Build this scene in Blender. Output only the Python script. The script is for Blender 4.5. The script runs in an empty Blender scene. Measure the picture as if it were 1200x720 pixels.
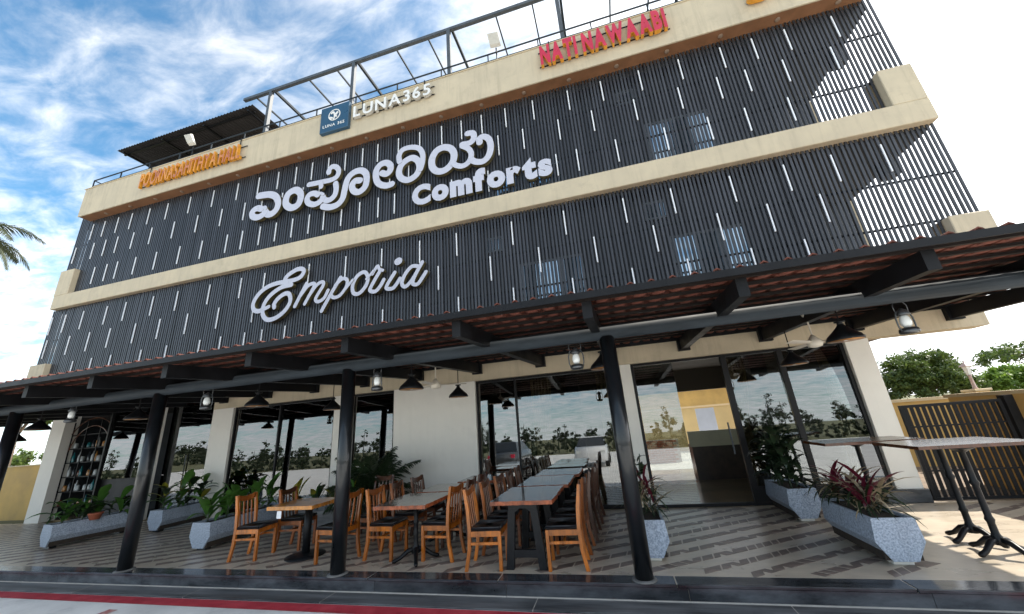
import bpy, bmesh, math, random
import numpy as np
from mathutils import Matrix, Vector
random.seed(7)
rng = np.random.default_rng(7)
R = math.radians
S = bpy.context.scene
COL = S.collection

# ------------------------------------------------------------------ camera
cam_d = bpy.data.cameras.new('camera')
cam_d.sensor_width = 36.0
cam_d.lens = 12.994
cam_d.clip_start = 0.05
cam_d.clip_end = 2000
cam = bpy.data.objects.new('camera', cam_d)
COL.objects.link(cam)
yaw, pitch, roll = -0.240434513, 0.308624925, -0.0789925122
fwd = Vector((math.sin(yaw) * math.cos(pitch), math.cos(yaw) * math.cos(pitch), math.sin(pitch)))
rgt = Vector((math.cos(yaw), -math.sin(yaw), 0))
upv = rgt.cross(fwd)
r2 = rgt * math.cos(roll) + upv * math.sin(roll)
u2 = -rgt * math.sin(roll) + upv * math.cos(roll)
mw = Matrix((r2, u2, -fwd)).transposed().to_4x4()
mw.translation = Vector((0, 0, 1.65))
cam.matrix_world = mw
S.camera = cam

# ------------------------------------------------------------------ sky and sun
SUN_EL, SUN_AZ = R(45), R(68)          # azimuth measured from +Y towards +X: behind the building, to its right
sun_dir = Vector((math.sin(SUN_AZ) * math.cos(SUN_EL), math.cos(SUN_AZ) * math.cos(SUN_EL), math.sin(SUN_EL)))
W = bpy.data.worlds.new('World')
S.world = W
W.use_nodes = True
nt = W.node_tree
nt.nodes.clear()
def wn(t, **k):
    n = nt.nodes.new(t)
    for a, b in k.items():
        setattr(n, a, b)
    return n
def wl(a, b): nt.links.new(a, b)
def wmath(op, a, b=None, c=None):
    n = wn('ShaderNodeMath', operation=op)
    for i, v in enumerate((a, b, c)):
        if v is None: continue
        if isinstance(v, (int, float)): n.inputs[i].default_value = v
        else: wl(v, n.inputs[i])
    return n.outputs[0]
sky = wn('ShaderNodeTexSky', sky_type='NISHITA')
sky.sun_disc = False
sky.sun_elevation = SUN_EL
sky.sun_rotation = SUN_AZ
sky.air_density = 1.0
sky.dust_density = .7
sky.ozone_density = 1.5
tc = wn('ShaderNodeTexCoord')
sep = wn('ShaderNodeSeparateXYZ'); wl(tc.outputs['Generated'], sep.inputs[0])
zc = wmath('MAXIMUM', sep.outputs[2], 0.0)
zz = wmath('ADD', zc, 0.12)
comb = wn('ShaderNodeCombineXYZ')
wl(wmath('DIVIDE', sep.outputs[0], zz), comb.inputs[0])
wl(wmath('DIVIDE', sep.outputs[1], zz), comb.inputs[1])
mp = wn('ShaderNodeMapping'); wl(comb.outputs[0], mp.inputs[0])
mp.inputs['Rotation'].default_value = (0, 0, R(-28))
mp.inputs['Scale'].default_value = (1.0, 1.9, 1.0)
mp.inputs['Location'].default_value = (3.3, 1.7, 0)
n1 = wn('ShaderNodeTexNoise'); wl(mp.outputs[0], n1.inputs['Vector'])
n1.inputs['Scale'].default_value = 5.6; n1.inputs['Detail'].default_value = 9; n1.inputs['Roughness'].default_value = .6
n1.inputs['Distortion'].default_value = .35
n2 = wn('ShaderNodeTexNoise'); wl(mp.outputs[0], n2.inputs['Vector'])
n2.inputs['Scale'].default_value = 1.15; n2.inputs['Detail'].default_value = 4; n2.inputs['Roughness'].default_value = .55
low = wmath('POWER', wmath('SUBTRACT', 1.0, zc), 2.2)
dotn = wn('ShaderNodeVectorMath', operation='DOT_PRODUCT')
wl(tc.outputs['Generated'], dotn.inputs[0]); dotn.inputs[1].default_value = sun_dir
sund = wmath('MAXIMUM', dotn.outputs['Value'], 0.0)
dens = wmath('ADD', wmath('MULTIPLY', n1.outputs[0], .70), wmath('MULTIPLY', n2.outputs[0], .42))
dens = wmath('ADD', dens, wmath('MULTIPLY', low, .24))
dens = wmath('ADD', dens, wmath('MULTIPLY', wmath('POWER', sund, 2.0), .42))
ramp = wn('ShaderNodeMapRange'); ramp.interpolation_type = 'SMOOTHSTEP'
wl(dens, ramp.inputs['Value'])
ramp.inputs['From Min'].default_value = .46; ramp.inputs['From Max'].default_value = .94
ccol = wn('ShaderNodeMix', data_type='RGBA')
wl(wmath('MULTIPLY', n1.outputs[0], 1.0), ccol.inputs['Factor'])
CLOUD = 7.6
ccol.inputs['A'].default_value = (.80 * CLOUD, .86 * CLOUD, .95 * CLOUD, 1)
ccol.inputs['B'].default_value = (1.15 * CLOUD, 1.13 * CLOUD, 1.10 * CLOUD, 1)
cg = wn('ShaderNodeVectorMath', operation='SCALE')
wl(ccol.outputs['Result'], cg.inputs[0])
wl(wmath('ADD', wmath('ADD', 1.0, wmath('MULTIPLY', low, .9)), wmath('MULTIPLY', wmath('POWER', sund, 4.0), 1.6)), cg.inputs['Scale'])  # low term: horizon brightening added to send more light into the veranda
mx = wn('ShaderNodeMix', data_type='RGBA')
skt = wn('ShaderNodeVectorMath', operation='MULTIPLY'); wl(sky.outputs[0], skt.inputs[0]); skt.inputs[1].default_value = (1.0, 1.58, 1.66)
wl(ramp.outputs[0], mx.inputs['Factor']); wl(skt.outputs[0], mx.inputs['A']); wl(cg.outputs[0], mx.inputs['B'])
bg = wn('ShaderNodeBackground'); bg.inputs['Strength'].default_value = .105
wl(mx.outputs['Result'], bg.inputs['Color'])
wo = wn('ShaderNodeOutputWorld'); wl(bg.outputs[0], wo.inputs[0])

sl = bpy.data.lights.new('sun', 'SUN'); sl.energy = 5.0; sl.angle = R(.53); sl.color = (1, .93, .82)
so = bpy.data.objects.new('sun', sl); COL.objects.link(so)
so.rotation_euler = sun_dir.to_track_quat('Z', 'Y').to_euler()
so.location = (40, 30, 40)
S.view_settings.view_transform = 'Standard'
S.view_settings.look = 'None'
S.view_settings.exposure = 0.63
S.view_settings.gamma = 1
S.view_settings.use_curve_mapping = False

# ------------------------------------------------------------------ materials
MATS = {}
def M(name, col, rough=.6, var=.12, scale=6.0, bump=0.0, metal=0.0, spec=.5, stretch=None, col2=None, detail=4, bscale=None, coat=0.0, lo=.35, hi=.65, streak=0.0, orand=0.0, spots=0.0):
    if name in MATS: return MATS[name]
    m = bpy.data.materials.new(name); m.use_nodes = True
    t = m.node_tree; b = t.nodes['Principled BSDF']
    b.inputs['Roughness'].default_value = rough
    b.inputs['Metallic'].default_value = metal
    b.inputs['Specular IOR Level'].default_value = spec
    b.inputs['Coat Weight'].default_value = coat
    tcn = t.nodes.new('ShaderNodeTexCoord'); mpn = t.nodes.new('ShaderNodeMapping')
    t.links.new(tcn.outputs['Object'], mpn.inputs[0])
    if stretch: mpn.inputs['Scale'].default_value = stretch
    no = t.nodes.new('ShaderNodeTexNoise'); t.links.new(mpn.outputs[0], no.inputs['Vector'])
    no.inputs['Scale'].default_value = scale; no.inputs['Detail'].default_value = detail; no.inputs['Roughness'].default_value = .6
    rp = t.nodes.new('ShaderNodeValToRGB'); t.links.new(no.outputs[0], rp.inputs[0])
    a = [max(0, c * (1 - var)) for c in col]; c2 = col2 if col2 else [min(1, c * (1 + var)) for c in col]
    rp.color_ramp.elements[0].position = lo; rp.color_ramp.elements[1].position = hi
    rp.color_ramp.elements[0].color = (*a, 1); rp.color_ramp.elements[1].color = (*c2, 1)
    last = rp.outputs[0]
    def mul(fac_socket, amt):
        nonlocal last
        mr_ = t.nodes.new('ShaderNodeMapRange'); t.links.new(fac_socket, mr_.inputs['Value'])
        mr_.inputs['To Min'].default_value = 1.0; mr_.inputs['To Max'].default_value = 1.0 - amt
        vm = t.nodes.new('ShaderNodeVectorMath'); vm.operation = 'SCALE'
        t.links.new(last, vm.inputs[0]); t.links.new(mr_.outputs[0], vm.inputs['Scale']); last = vm.outputs[0]
        return mr_
    if streak:      # rain and dirt streaks running down the face
        m2 = t.nodes.new('ShaderNodeMapping'); t.links.new(tcn.outputs['Object'], m2.inputs[0]); m2.inputs['Scale'].default_value = (5, 5, .35)
        n4 = t.nodes.new('ShaderNodeTexNoise'); t.links.new(m2.outputs[0], n4.inputs['Vector']); n4.inputs['Scale'].default_value = 1.6; n4.inputs['Detail'].default_value = 8; n4.inputs['Roughness'].default_value = .7
        q = mul(n4.outputs[0], streak); q.inputs['From Min'].default_value = .5; q.inputs['From Max'].default_value = .78
    if spots:       # blotches
        n5 = t.nodes.new('ShaderNodeTexNoise'); t.links.new(tcn.outputs['Object'], n5.inputs['Vector']); n5.inputs['Scale'].default_value = 2.3; n5.inputs['Detail'].default_value = 10; n5.inputs['Roughness'].default_value = .75
        q = mul(n5.outputs[0], spots); q.inputs['From Min'].default_value = .54; q.inputs['From Max'].default_value = .72
    if orand:
        oi = t.nodes.new('ShaderNodeObjectInfo'); mul(oi.outputs['Random'], orand)
    t.links.new(last, b.inputs['Base Color'])
    # broken-up gloss
    mr = t.nodes.new('ShaderNodeMapRange'); t.links.new(no.outputs[0], mr.inputs['Value'])
    mr.inputs['From Min'].default_value = .3; mr.inputs['From Max'].default_value = .7
    mr.inputs['To Min'].default_value = max(0.02, rough * .85); mr.inputs['To Max'].default_value = min(1, rough * 1.15)
    t.links.new(mr.outputs[0], b.inputs['Roughness'])
    if bump:
        bn = t.nodes.new('ShaderNodeBump'); bn.inputs['Strength'].default_value = bump; bn.inputs['Distance'].default_value = .01
        n3 = t.nodes.new('ShaderNodeTexNoise'); t.links.new(mpn.outputs[0], n3.inputs['Vector'])
        n3.inputs['Scale'].default_value = bscale or scale * 4; n3.inputs['Detail'].default_value = 3
        t.links.new(n3.outputs[0], bn.inputs['Height']); t.links.new(bn.outputs[0], b.inputs['Normal'])
    MATS[name] = m
    return m
def leafmat(name, col, col2, rough=.45, trans=.25):
    if name in MATS: return MATS[name]
    m = M(name, col, rough, 0, 3.0, col2=col2)
    t = m.node_tree; b = t.nodes['Principled BSDF']; out = t.nodes['Material Output']
    tr = t.nodes.new('ShaderNodeBsdfTranslucent'); ms = t.nodes.new('ShaderNodeMixShader')
    rp = [n for n in t.nodes if n.type == 'VALTORGB'][0]
    t.links.new(rp.outputs[0], tr.inputs[0]); ms.inputs[0].default_value = trans
    t.links.new(b.outputs[0], ms.inputs[1]); t.links.new(tr.outputs[0], ms.inputs[2]); t.links.new(ms.outputs[0], out.inputs[0])
    return m
def glassmat(name, tint, ior=1.75):
    m = bpy.data.materials.new(name); m.use_nodes = True
    t = m.node_tree; t.nodes.remove(t.nodes['Principled BSDF']); out = t.nodes['Material Output']
    tr = t.nodes.new('ShaderNodeBsdfTransparent'); tr.inputs[0].default_value = (*tint, 1)
    gl = t.nodes.new('ShaderNodeBsdfGlossy'); gl.inputs['Roughness'].default_value = .0
    gl.inputs['Color'].default_value = (.95, .97, 1, 1)
    fr = t.nodes.new('ShaderNodeFresnel'); fr.inputs[0].default_value = ior
    no = t.nodes.new('ShaderNodeTexNoise'); no.inputs['Scale'].default_value = .8
    bn = t.nodes.new('ShaderNodeBump'); bn.inputs['Strength'].default_value = .004; bn.inputs['Distance'].default_value = .05
    tcn = t.nodes.new('ShaderNodeTexCoord'); t.links.new(tcn.outputs['Object'], no.inputs['Vector'])
    t.links.new(no.outputs[0], bn.inputs['Height'])
    ms = t.nodes.new('ShaderNodeMixShader'); t.links.new(fr.outputs[0], ms.inputs[0])
    t.links.new(tr.outputs[0], ms.inputs[1]); t.links.new(gl.outputs[0], ms.inputs[2]); t.links.new(ms.outputs[0], out.inputs[0])
    MATS[name] = m
    return m

beige = M('beige_paint', (.55, .465, .33), .75, .07, 1.3, .2, bscale=60, streak=.24, spots=.16)
beige2 = M('beige_band_paint', (.56, .475, .335), .75, .07, 1.6, .2, bscale=60, streak=.2, spots=.18)
cream = M('cream_wall_paint', (.83, .80, .73), .7, .03, 1.2, .15, bscale=70, streak=.04, spots=.06)
soffit_m = M('brown_soffit', (.22, .105, .05), .6, .15, 3)
slat_m = M('slate_grey_aluminium', (.054, .057, .066), .36, .3, 2.0, metal=.1, stretch=(14, 1, .12), spec=.5, orand=.5, streak=.25)
rail_m = M('black_steel', (.007, .007, .008), .5, .3, 8, spec=.2)
white_m = M('white_strip', (.82, .84, .87), .4, .03, 4)
sign_face = M('white_acrylic', (.53, .535, .61), .3, .02, 3)
sign_side = M('sign_return_dark', (.10, .085, .04), .4, .3, 6)
darkwall = M('dark_grey_wall', (.045, .05, .058), .8, .15, 2)
steel = M('dark_painted_steel', (.03, .038, .046), .62, .25, 3.5, .06, metal=.0, spec=.12, stretch=(.5, 2, 2))
steel_raf = M('black_rafter_steel', (.008, .0085, .01), .5, .3, 3.5, .06, spec=.2)
steel_pole = M('black_gloss_pole', (.006, .008, .010), .32, .35, 3, .06, spec=.4, coat=.35, streak=.3)
galv = M('galvanised_grey', (.075, .085, .095), .45, .2, 5, metal=.1)
terra = M('terracotta_tile', (.12, .034, .02), .8, .5, 9, .4, detail=6)
batten_m = M('dark_batten', (.012, .009, .008), .6, .2, 5, spec=.2)
granite_dark = M('black_granite', (.035, .040, .048), .16, .5, 5, .04, detail=9, stretch=(.35, 2.5, 1), col2=(.11, .118, .13), spec=.6, orand=.4)
granite_tread = M('grey_black_granite', (.075, .08, .085), .38, .4, 4, .08, detail=9, stretch=(.3, 2.5, 1), col2=(.21, .215, .22), spots=.4, orand=.3)
granite_lt = M('blue_grey_granite', (.26, .32, .41), .5, .25, 55, .12, detail=5, col2=(.48, .55, .65), streak=.3, spots=.18)
floor_lt = M('beige_floor_tile', (.54, .465, .365), .3, .14, 2.2, .03, detail=6, stretch=(1, 2.2, 1), spots=.16)
floor_dk = M('brown_floor_tile', (.235, .18, .15), .38, .35, 7, .05, detail=6, orand=.35, spots=.2)
concrete = M('pale_concrete_paving', (.72, .71, .68), .85, .12, 1.3, .3, detail=7, bscale=22, spots=.25)
redpaint = M('red_road_paint', (.50, .024, .048), .55, .25, 5, .2, bscale=40, spots=.45, col2=(.55, .06, .08))
redfade = M('worn_red_road_paint', (.60, .18, .17), .7, .3, 8, col2=(.55, .42, .38))
earth = M('earth_and_grass', (.13, .13, .06), .95, .3, .3, .3, detail=8)
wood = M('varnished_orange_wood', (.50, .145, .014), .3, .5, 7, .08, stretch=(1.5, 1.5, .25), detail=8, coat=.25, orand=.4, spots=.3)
wood_dk_shade = M('dark_brown_and_shaded_wood', (.11, .037, .015), .3, .45, 7, .08, stretch=(1.5, 1.5, .25), detail=8, coat=.25, orand=.4)  # on chairs, deep shade put into the wood colour; elsewhere plain dark wood
wood_mid_shade = M('reddish_shaded_wood', (.30, .085, .015), .3, .5, 7, .08, stretch=(1.5, 1.5, .25), detail=8, coat=.25, orand=.4, spots=.3)  # chair wood with part of the veranda shade put into its colour
cushion = M('black_leatherette', (.016, .018, .022), .42, .2, 20, .1)
top_stone = M('polished_table_top', (.19, .155, .13), .16, .35, 4, .03, detail=7, stretch=(3, .6, 1), coat=.5)
top_edge = M('live_edge_wood', (.27, .065, .02), .35, .45, 9, .4, detail=7)
top_orange = M('honey_wood_top', (.50, .20, .035), .3, .35, 5, .05, stretch=(.6, 3, 1), detail=7, coat=.3)
top_bar = M('pale_bar_top', (.24, .175, .115), .22, .25, 4, stretch=(.6, 3, 1))
iron = M('cast_iron_black', (.008, .009, .0105), .4, .3, 12, .15, spec=.25)
shade_in = M('copper_shade_lining', (.42, .20, .07), .35, .1, 5, metal=.6)
fan_m = M('ivory_fan_paint', (.66, .60, .50), .4, .05, 5)
lamp_metal = M('lantern_metal', (.10, .105, .11), .3, .2, 9, metal=.8)
lamp_glass = M('lantern_glass', (.80, .82, .80), .08, .05, 9, spec=.8)
glass = glassmat('tinted_window_glass', (.56, .58, .555), 2.25)
globe_glass = glassmat('lantern_globe_glass', (.92, .94, .94), 2.0)
frame_m = M('dark_window_frame', (.010, .010, .011), .45, .2, 6, spec=.25)
alu = M('grey_aluminium_frame', (.16, .18, .20), .4, .05, 6)
pane_blue = M('reflective_blue_pane', (.30, .40, .47), .06, .35, 2, spec=1.0, metal=.85, col2=(.55, .66, .74), stretch=(3, 1, .3))
curtain_m = M('brown_curtain', (.52, .38, .21), .85, .25, 3, stretch=(8, 8, .4))
yellow = M('ochre_wall_paint', (.56, .36, .12), .8, .14, 1.0, .2, detail=6, bscale=40)
yellow_lt = M('pale_yellow_paint', (.52, .40, .20), .8, .08, 1.0)
cap_m = M('pale_coping', (.58, .46, .28), .7, .1, 2)
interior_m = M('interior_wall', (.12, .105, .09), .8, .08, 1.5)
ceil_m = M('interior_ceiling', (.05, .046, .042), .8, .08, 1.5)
int_floor = M('interior_floor_tile', (.40, .31, .19), .16, .1, 1.5, spec=.5)
brick_m = M('red_brick', (.30, .09, .055), .85, .3, 6, .3)
mortar = M('mortar', (.45, .42, .38), .9, .1, 8)
navy = M('navy_sign', (.022, .075, .135), .3, .08, 3)
letter_white = M('off_white_letter', (.78, .77, .74), .4, .05, 5)
letter_red = M('crimson_letter', (.52, .018, .055), .35, .1, 5)
letter_yel = M('orange_return', (.68, .30, .03), .4, .15, 5)
letter_orange = M('pink_orange_letter', (.62, .17, .10), .4, .35, 3, col2=(.78, .32, .03))
letter_side2 = M('amber_return', (.62, .27, .02), .4, .2, 5)
lightbox = M('flood_lamp_grey', (.55, .53, .48), .4, .1, 6)
bark = M('bark', (.10, .07, .045), .9, .35, 9, .5)
leaf_tree = leafmat('tree_leaves', (.045, .085, .016), (.12, .17, .03), .5, .35)
leaf_tree_lt = leafmat('light_tree_leaves', (.11, .21, .025), (.24, .36, .05), .5, .4)
leaf_wood = leafmat('woodland_leaves', (.022, .035, .02), (.05, .075, .035), .7, .15)
leaf_palm = leafmat('palm_leaves', (.025, .035, .018), (.07, .08, .03), .5, .2)
leaf_green = leafmat('broad_green_leaves', (.035, .10, .02), (.10, .24, .04), .3, .2)
leaf_yel = leafmat('croton_leaves', (.10, .13, .02), (.42, .36, .03), .35, .2)
leaf_dark = leafmat('dark_leaves', (.012, .025, .012), (.035, .06, .025), .35, .12)
leaf_red = leafmat('maroon_leaves', (.06, .008, .016), (.17, .015, .035), .35, .2)
leaf_cream = leafmat('cream_striped_leaves', (.22, .17, .10), (.58, .48, .32), .4, .2)
terra_pot = M('terracotta_pot', (.36, .10, .05), .7, .2, 6)
soil = M('soil', (.04, .03, .022), .95, .3, 20, .4)
bottle_ms = [M('bottle_%s' % n, c, .12, .1, 5, spec=.7) for n, c in (('pale', (.42, .45, .45)), ('teal', (.02, .15, .17)), ('brown', (.12, .04, .02)), ('dark', (.02, .025, .03)), ('amber', (.35, .17, .05)))]
carpaint_w = M('white_car_paint', (.72, .73, .74), .2, .03, 3, coat=.8)
carpaint_d = M('dark_car_paint', (.05, .055, .06), .2, .1, 3, coat=.8)
tyre_m = M('tyre_rubber', (.02, .02, .02), .85, .2, 12)
glass_car = M('car_glass', (.02, .025, .03), .04, .1, 3, spec=.9)

# ------------------------------------------------------------------ mesh helpers
class MB:
    def __init__(s): s.v = []; s.f = []; s.mi = []; s.cur = 0
    def add(s, vs, fs):
        o = len(s.v); s.v += [tuple(p) for p in vs]
        for f in fs: s.f.append(tuple(i + o for i in f)); s.mi.append(s.cur)
        return s
    def box(s, x0, x1, y0, y1, z0, z1, bev=0.0):
        if bev <= 0:
            return s.add([(x0, y0, z0), (x1, y0, z0), (x1, y1, z0), (x0, y1, z0), (x0, y0, z1), (x1, y0, z1), (x1, y1, z1), (x0, y1, z1)],
                         [(0, 3, 2, 1), (4, 5, 6, 7), (0, 1, 5, 4), (1, 2, 6, 5), (2, 3, 7, 6), (3, 0, 4, 7)])
        b = bev; V = []; idx = {}
        X = (x0, x1); Y = (y0, y1); Z = (z0, z1)
        for i in (0, 1):
            for j in (0, 1):
                for k in (0, 1):
                    sx, sy, sz = (b if i == 0 else -b), (b if j == 0 else -b), (b if k == 0 else -b)
                    idx[i, j, k] = len(V)
                    V += [(X[i], Y[j] + sy, Z[k] + sz), (X[i] + sx, Y[j], Z[k] + sz), (X[i] + sx, Y[j] + sy, Z[k])]
        F = []
        for i in (0, 1): F.append([idx[i, j, k] for j, k in ((0, 0), (1, 0), (1, 1), (0, 1))][::(-1 if i == 0 else 1)])
        for j in (0, 1): F.append([idx[i, j, k] + 1 for i, k in ((0, 0), (1, 0), (1, 1), (0, 1))][::(1 if j == 0 else -1)])
        for k in (0, 1): F.append([idx[i, j, k] + 2 for i, j in ((0, 0), (1, 0), (1, 1), (0, 1))][::(-1 if k == 0 else 1)])
        for j in (0, 1):
            for k in (0, 1):
                q = [idx[0, j, k] + 1, idx[1, j, k] + 1, idx[1, j, k] + 2, idx[0, j, k] + 2]; F.append(q if (j == k) else q[::-1])
        for i in (0, 1):
            for k in (0, 1):
                q = [idx[i, 0, k] + 0, idx[i, 1, k] + 0, idx[i, 1, k] + 2, idx[i, 0, k] + 2]; F.append(q[::-1] if (i == k) else q)
        for i in (0, 1):
            for j in (0, 1):
                q = [idx[i, j, 0] + 0, idx[i, j, 1] + 0, idx[i, j, 1] + 1, idx[i, j, 0] + 1]; F.append(q if (i == j) else q[::-1])
        for key, o in idx.items():
            q = [o, o + 1, o + 2]; F.append(q if (sum(key) % 2 == 1) else q[::-1])
        return s.add(V, F)
    def hexa(s, bot, top):
        return s.add(list(bot) + list(top), [(0, 3, 2, 1), (4, 5, 6, 7), (0, 1, 5, 4), (1, 2, 6, 5), (2, 3, 7, 6), (3, 0, 4, 7)])
    def bar(s, a, b, w, h=None, up=(0, 0, 1)):
        h = h or w; a = Vector(a); b = Vector(b); d = (b - a).normalized(); u = Vector(up)
        if abs(d.dot(u)) > .98: u = Vector((0, 1, 0))
        sd = d.cross(u).normalized(); u = sd.cross(d)
        P = []
        for p in (a, b):
            for q in ((-1, -1), (1, -1), (1, 1), (-1, 1)): P.append(p + sd * q[0] * w / 2 + u * q[1] * h / 2)
        return s.hexa(P[:4], P[4:])
    def tube(s, pts, r, n=8, caps=True):
        pts = [Vector(p) for p in pts]; rs = r if isinstance(r, (list, tuple)) else [r] * len(pts)
        V = []; F = []; prev = None
        for i, p in enumerate(pts):
            d = (pts[min(i + 1, len(pts) - 1)] - pts[max(i - 1, 0)]).normalized()
            if prev is None:
                u = Vector((0, 0, 1)) if abs(d.z) < .9 else Vector((1, 0, 0))
                u = (u - d * u.dot(d)).normalized()
            else: u = (prev - d * prev.dot(d)).normalized()
            prev = u; w = d.cross(u)
            for k in range(n):
                a = 2 * math.pi * k / n; V.append(p + (u * math.cos(a) + w * math.sin(a)) * rs[i])
        for i in range(len(pts) - 1):
            for k in range(n):
                F.append((i * n + k, i * n + (k + 1) % n, (i + 1) * n + (k + 1) % n, (i + 1) * n + k))
        if caps: F.append(tuple(range(n))[::-1]); F.append(tuple((len(pts) - 1) * n + k for k in range(n)))
        return s.add(V, F)
    def lathe(s, prof, c=(0, 0, 0), n=16):
        V = []; F = []
        for r_, z in prof:
            for k in range(n):
                a = 2 * math.pi * k / n; V.append((c[0] + r_ * math.cos(a), c[1] + r_ * math.sin(a), c[2] + z))
        for i in range(len(prof) - 1):
            for k in range(n): F.append((i * n + k, i * n + (k + 1) % n, (i + 1) * n + (k + 1) % n, (i + 1) * n + k))
        F.append(tuple(range(n))[::-1]); F.append(tuple((len(prof) - 1) * n + k for k in range(n)))
        return s.add(V, F)
    def prism_y(s, poly, y0, y1):      # polygon in XZ extruded along Y
        n = len(poly)
        return s.add([(x, y0, z) for x, z in poly] + [(x, y1, z) for x, z in poly],
                     [tuple(range(n)), tuple(range(2 * n - 1, n - 1, -1))] + [((i + 1) % n, i, n + i, n + (i + 1) % n) for i in range(n)])

def rootloc(p):
    while p.parent: p = p.parent
    return p.location
def obj(name, mb, mat, parent=None, smooth=False, kind=None):
    me = bpy.data.meshes.new(name)
    v = np.array(mb.v, dtype=np.float32)
    if parent is not None: v = v - np.array(rootloc(parent), dtype=np.float32)
    me.from_pydata(v.tolist(), [], mb.f)
    mats = mat if isinstance(mat, (list, tuple)) else [mat]
    for m in mats: me.materials.append(m)
    if len(mats) > 1: me.polygons.foreach_set('material_index', mb.mi)
    if smooth: me.polygons.foreach_set('use_smooth', [True] * len(me.polygons))
    me.update()
    o = bpy.data.objects.new(name, me); COL.objects.link(o)
    if parent is not None: o.parent = parent
    if kind: o['kind'] = kind
    return o
def tag(o, label, cat, group=None):
    o['label'] = label; o['category'] = cat
    if group: o['group'] = group
    return o
def thing(name, label, cat, loc=(0, 0, 0), group=None, rz=0):
    o = bpy.data.objects.new(name, None); COL.objects.link(o); o.location = loc; o.rotation_euler = (0, 0, rz)
    o.empty_display_size = .1
    return tag(o, label, cat, group)
def copy_tree(o, parent=None):
    c = o.copy(); COL.objects.link(c); c.parent = parent
    for ch in list(o.children): copy_tree(ch, c)
    return c
def inst(name, me, parent, loc, rot=None):
    o = bpy.data.objects.new(name, me); COL.objects.link(o); o.parent = parent
    o.location = Vector(loc) - Vector(rootloc(parent))
    if rot: o.rotation_euler = rot
    return o
def mesh_of(mb, mat, name='piece', smooth=False):
    me = bpy.data.meshes.new(name); me.from_pydata(mb.v, [], mb.f)
    mats = mat if isinstance(mat, (list, tuple)) else [mat]
    for m in mats: me.materials.append(m)
    if len(mats) > 1: me.polygons.foreach_set('material_index', mb.mi)
    if smooth: me.polygons.foreach_set('use_smooth', [True] * len(me.polygons))
    me.update(); return me
def struct(name, mb, mat):
    o = obj(name, mb, mat); o['kind'] = 'structure'; return o

# ------------------------------------------------------------------ setting
GZ = -.17
struct('ground', MB().add([(-700, -700, GZ), (700, -700, GZ), (700, 700, GZ), (-700, 700, GZ)], [(0, 1, 2, 3)]), earth)
struct('pavement', MB().add([(-40, -22, GZ + .01), (24, -22, GZ + .01), (24, 4.36, GZ + .01), (-40, 4.36, GZ + .01)], [(0, 1, 2, 3)]), concrete)
struct('red_boundary_line', MB().add([(-40, 4.16, GZ + .014), (24, 4.16, GZ + .014), (24, 4.345, GZ + .014), (-40, 4.345, GZ + .014)], [(0, 1, 2, 3)]), redpaint)
struct('red_bay_line', MB().add([(-6.45, .3, GZ + .0145), (-6.3, .3, GZ + .0145), (-6.3, 4.0, GZ + .0145), (-6.45, 4.0, GZ + .0145)], [(0, 1, 2, 3)]), redfade)
struct('side_yard', MB().add([(4.6, 8.0, -.03), (24, 8.0, -.03), (24, 30, -.03), (4.6, 30, -.03)], [(0, 1, 2, 3)]), M('brown_yard_paving', (.20, .15, .11), .8, .3, 3, .3))
struct('rear_yard', MB().add([(-24, 13.3, -.03), (4.55, 13.3, -.03), (4.55, 30, -.03), (-24, 30, -.03)], [(0, 1, 2, 3)]), concrete)

vf = struct('veranda_floor', MB().box(-22, 9.0, 4.66, 7.99, GZ, 0), floor_lt)
# granite edging: top slabs, risers, tread slabs
x = -22.0; k = 0
while x < 9:
    L = 1.86 + .22 * math.sin(k * 2.3); x1 = min(x + L, 9.0)
    obj('granite_edging_slab', MB().box(x + .002, x1 - .002, 4.64, 4.86, -.03, .004, .008), granite_dark, vf)
    obj('granite_riser_slab', MB().box(x + .10, min(x1 + .096, 9.0), 4.648, 4.659, -.149, -.028, .002), granite_dark, vf)
    obj('mortar_joint', MB().box(x + .1, min(x1 + .098, 9.0), 4.636, 4.6475, -.1485, -.138), mortar, vf)
    x = x1; k += 1
x = -22.0; k = 0
while x < 9:
    L = 2.3 + .3 * math.sin(k * 1.7); x1 = min(x + L, 9.0)
    obj('mortar_joint', MB().box(x1 - .0035, x1 + .0035, 4.372, 4.655, GZ, -.1478), mortar, vf)
    obj('granite_tread_slab', MB().box(x + .004, x1 - .004, 4.37, 4.657, GZ, -.148 + .0006 * (k % 2), .003), granite_tread, vf)
    x = x1; k += 1
# diagonal rows of brown tiles let into the beige floor
ang = R(32); ux, uy = math.cos(ang), math.sin(ang)
chips = []
PER = .30
for row in range(-60, 60):
    c0 = row * PER
    t = -26 + (row % 2) * .07
    while t < 16:
        L = (.15, .09, .12, .22)[int(abs(hash((row, int(t * 10)))) % 4)]
        cx, cy = ux * (t + L / 2) - uy * c0, uy * (t + L / 2) + ux * c0
        cy += 6.0
        inside = (-17.6 < cx < 2.75 + .25 * (cy - 4.9) and 4.96 < cy < 7.86) or (4.75 < cx < 8.5 and 6.75 < cy < 7.86)
        if inside: chips.append((cx, cy, L if (int(abs(hash((int(t * 7), row)))) % 3) else -L))
        t += L + .022
chips.sort(key=lambda c: (c[0] - .3) ** 2 + (c[1] - 1) ** 2)
chip_me = {}
def chip_mb(L):
    w = .058; sk = .045 if L > 0 else -.02; L = abs(L)
    P = [(-L / 2 - sk, -w), (L / 2 - sk, -w), (L / 2 + sk, w), (-L / 2 + sk, w)]
    return [(p[0] * ux - p[1] * uy, p[0] * uy + p[1] * ux) for p in P]
for L in (.15, .09, .12, .22, -.15, -.09, -.12, -.22):
    P = chip_mb(L)
    chip_me[L] = mesh_of(MB().hexa([(a, b, -.006) for a, b in P], [(a, b, .0025) for a, b in P]), floor_dk, 'floor_tile')
rest = MB()
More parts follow.
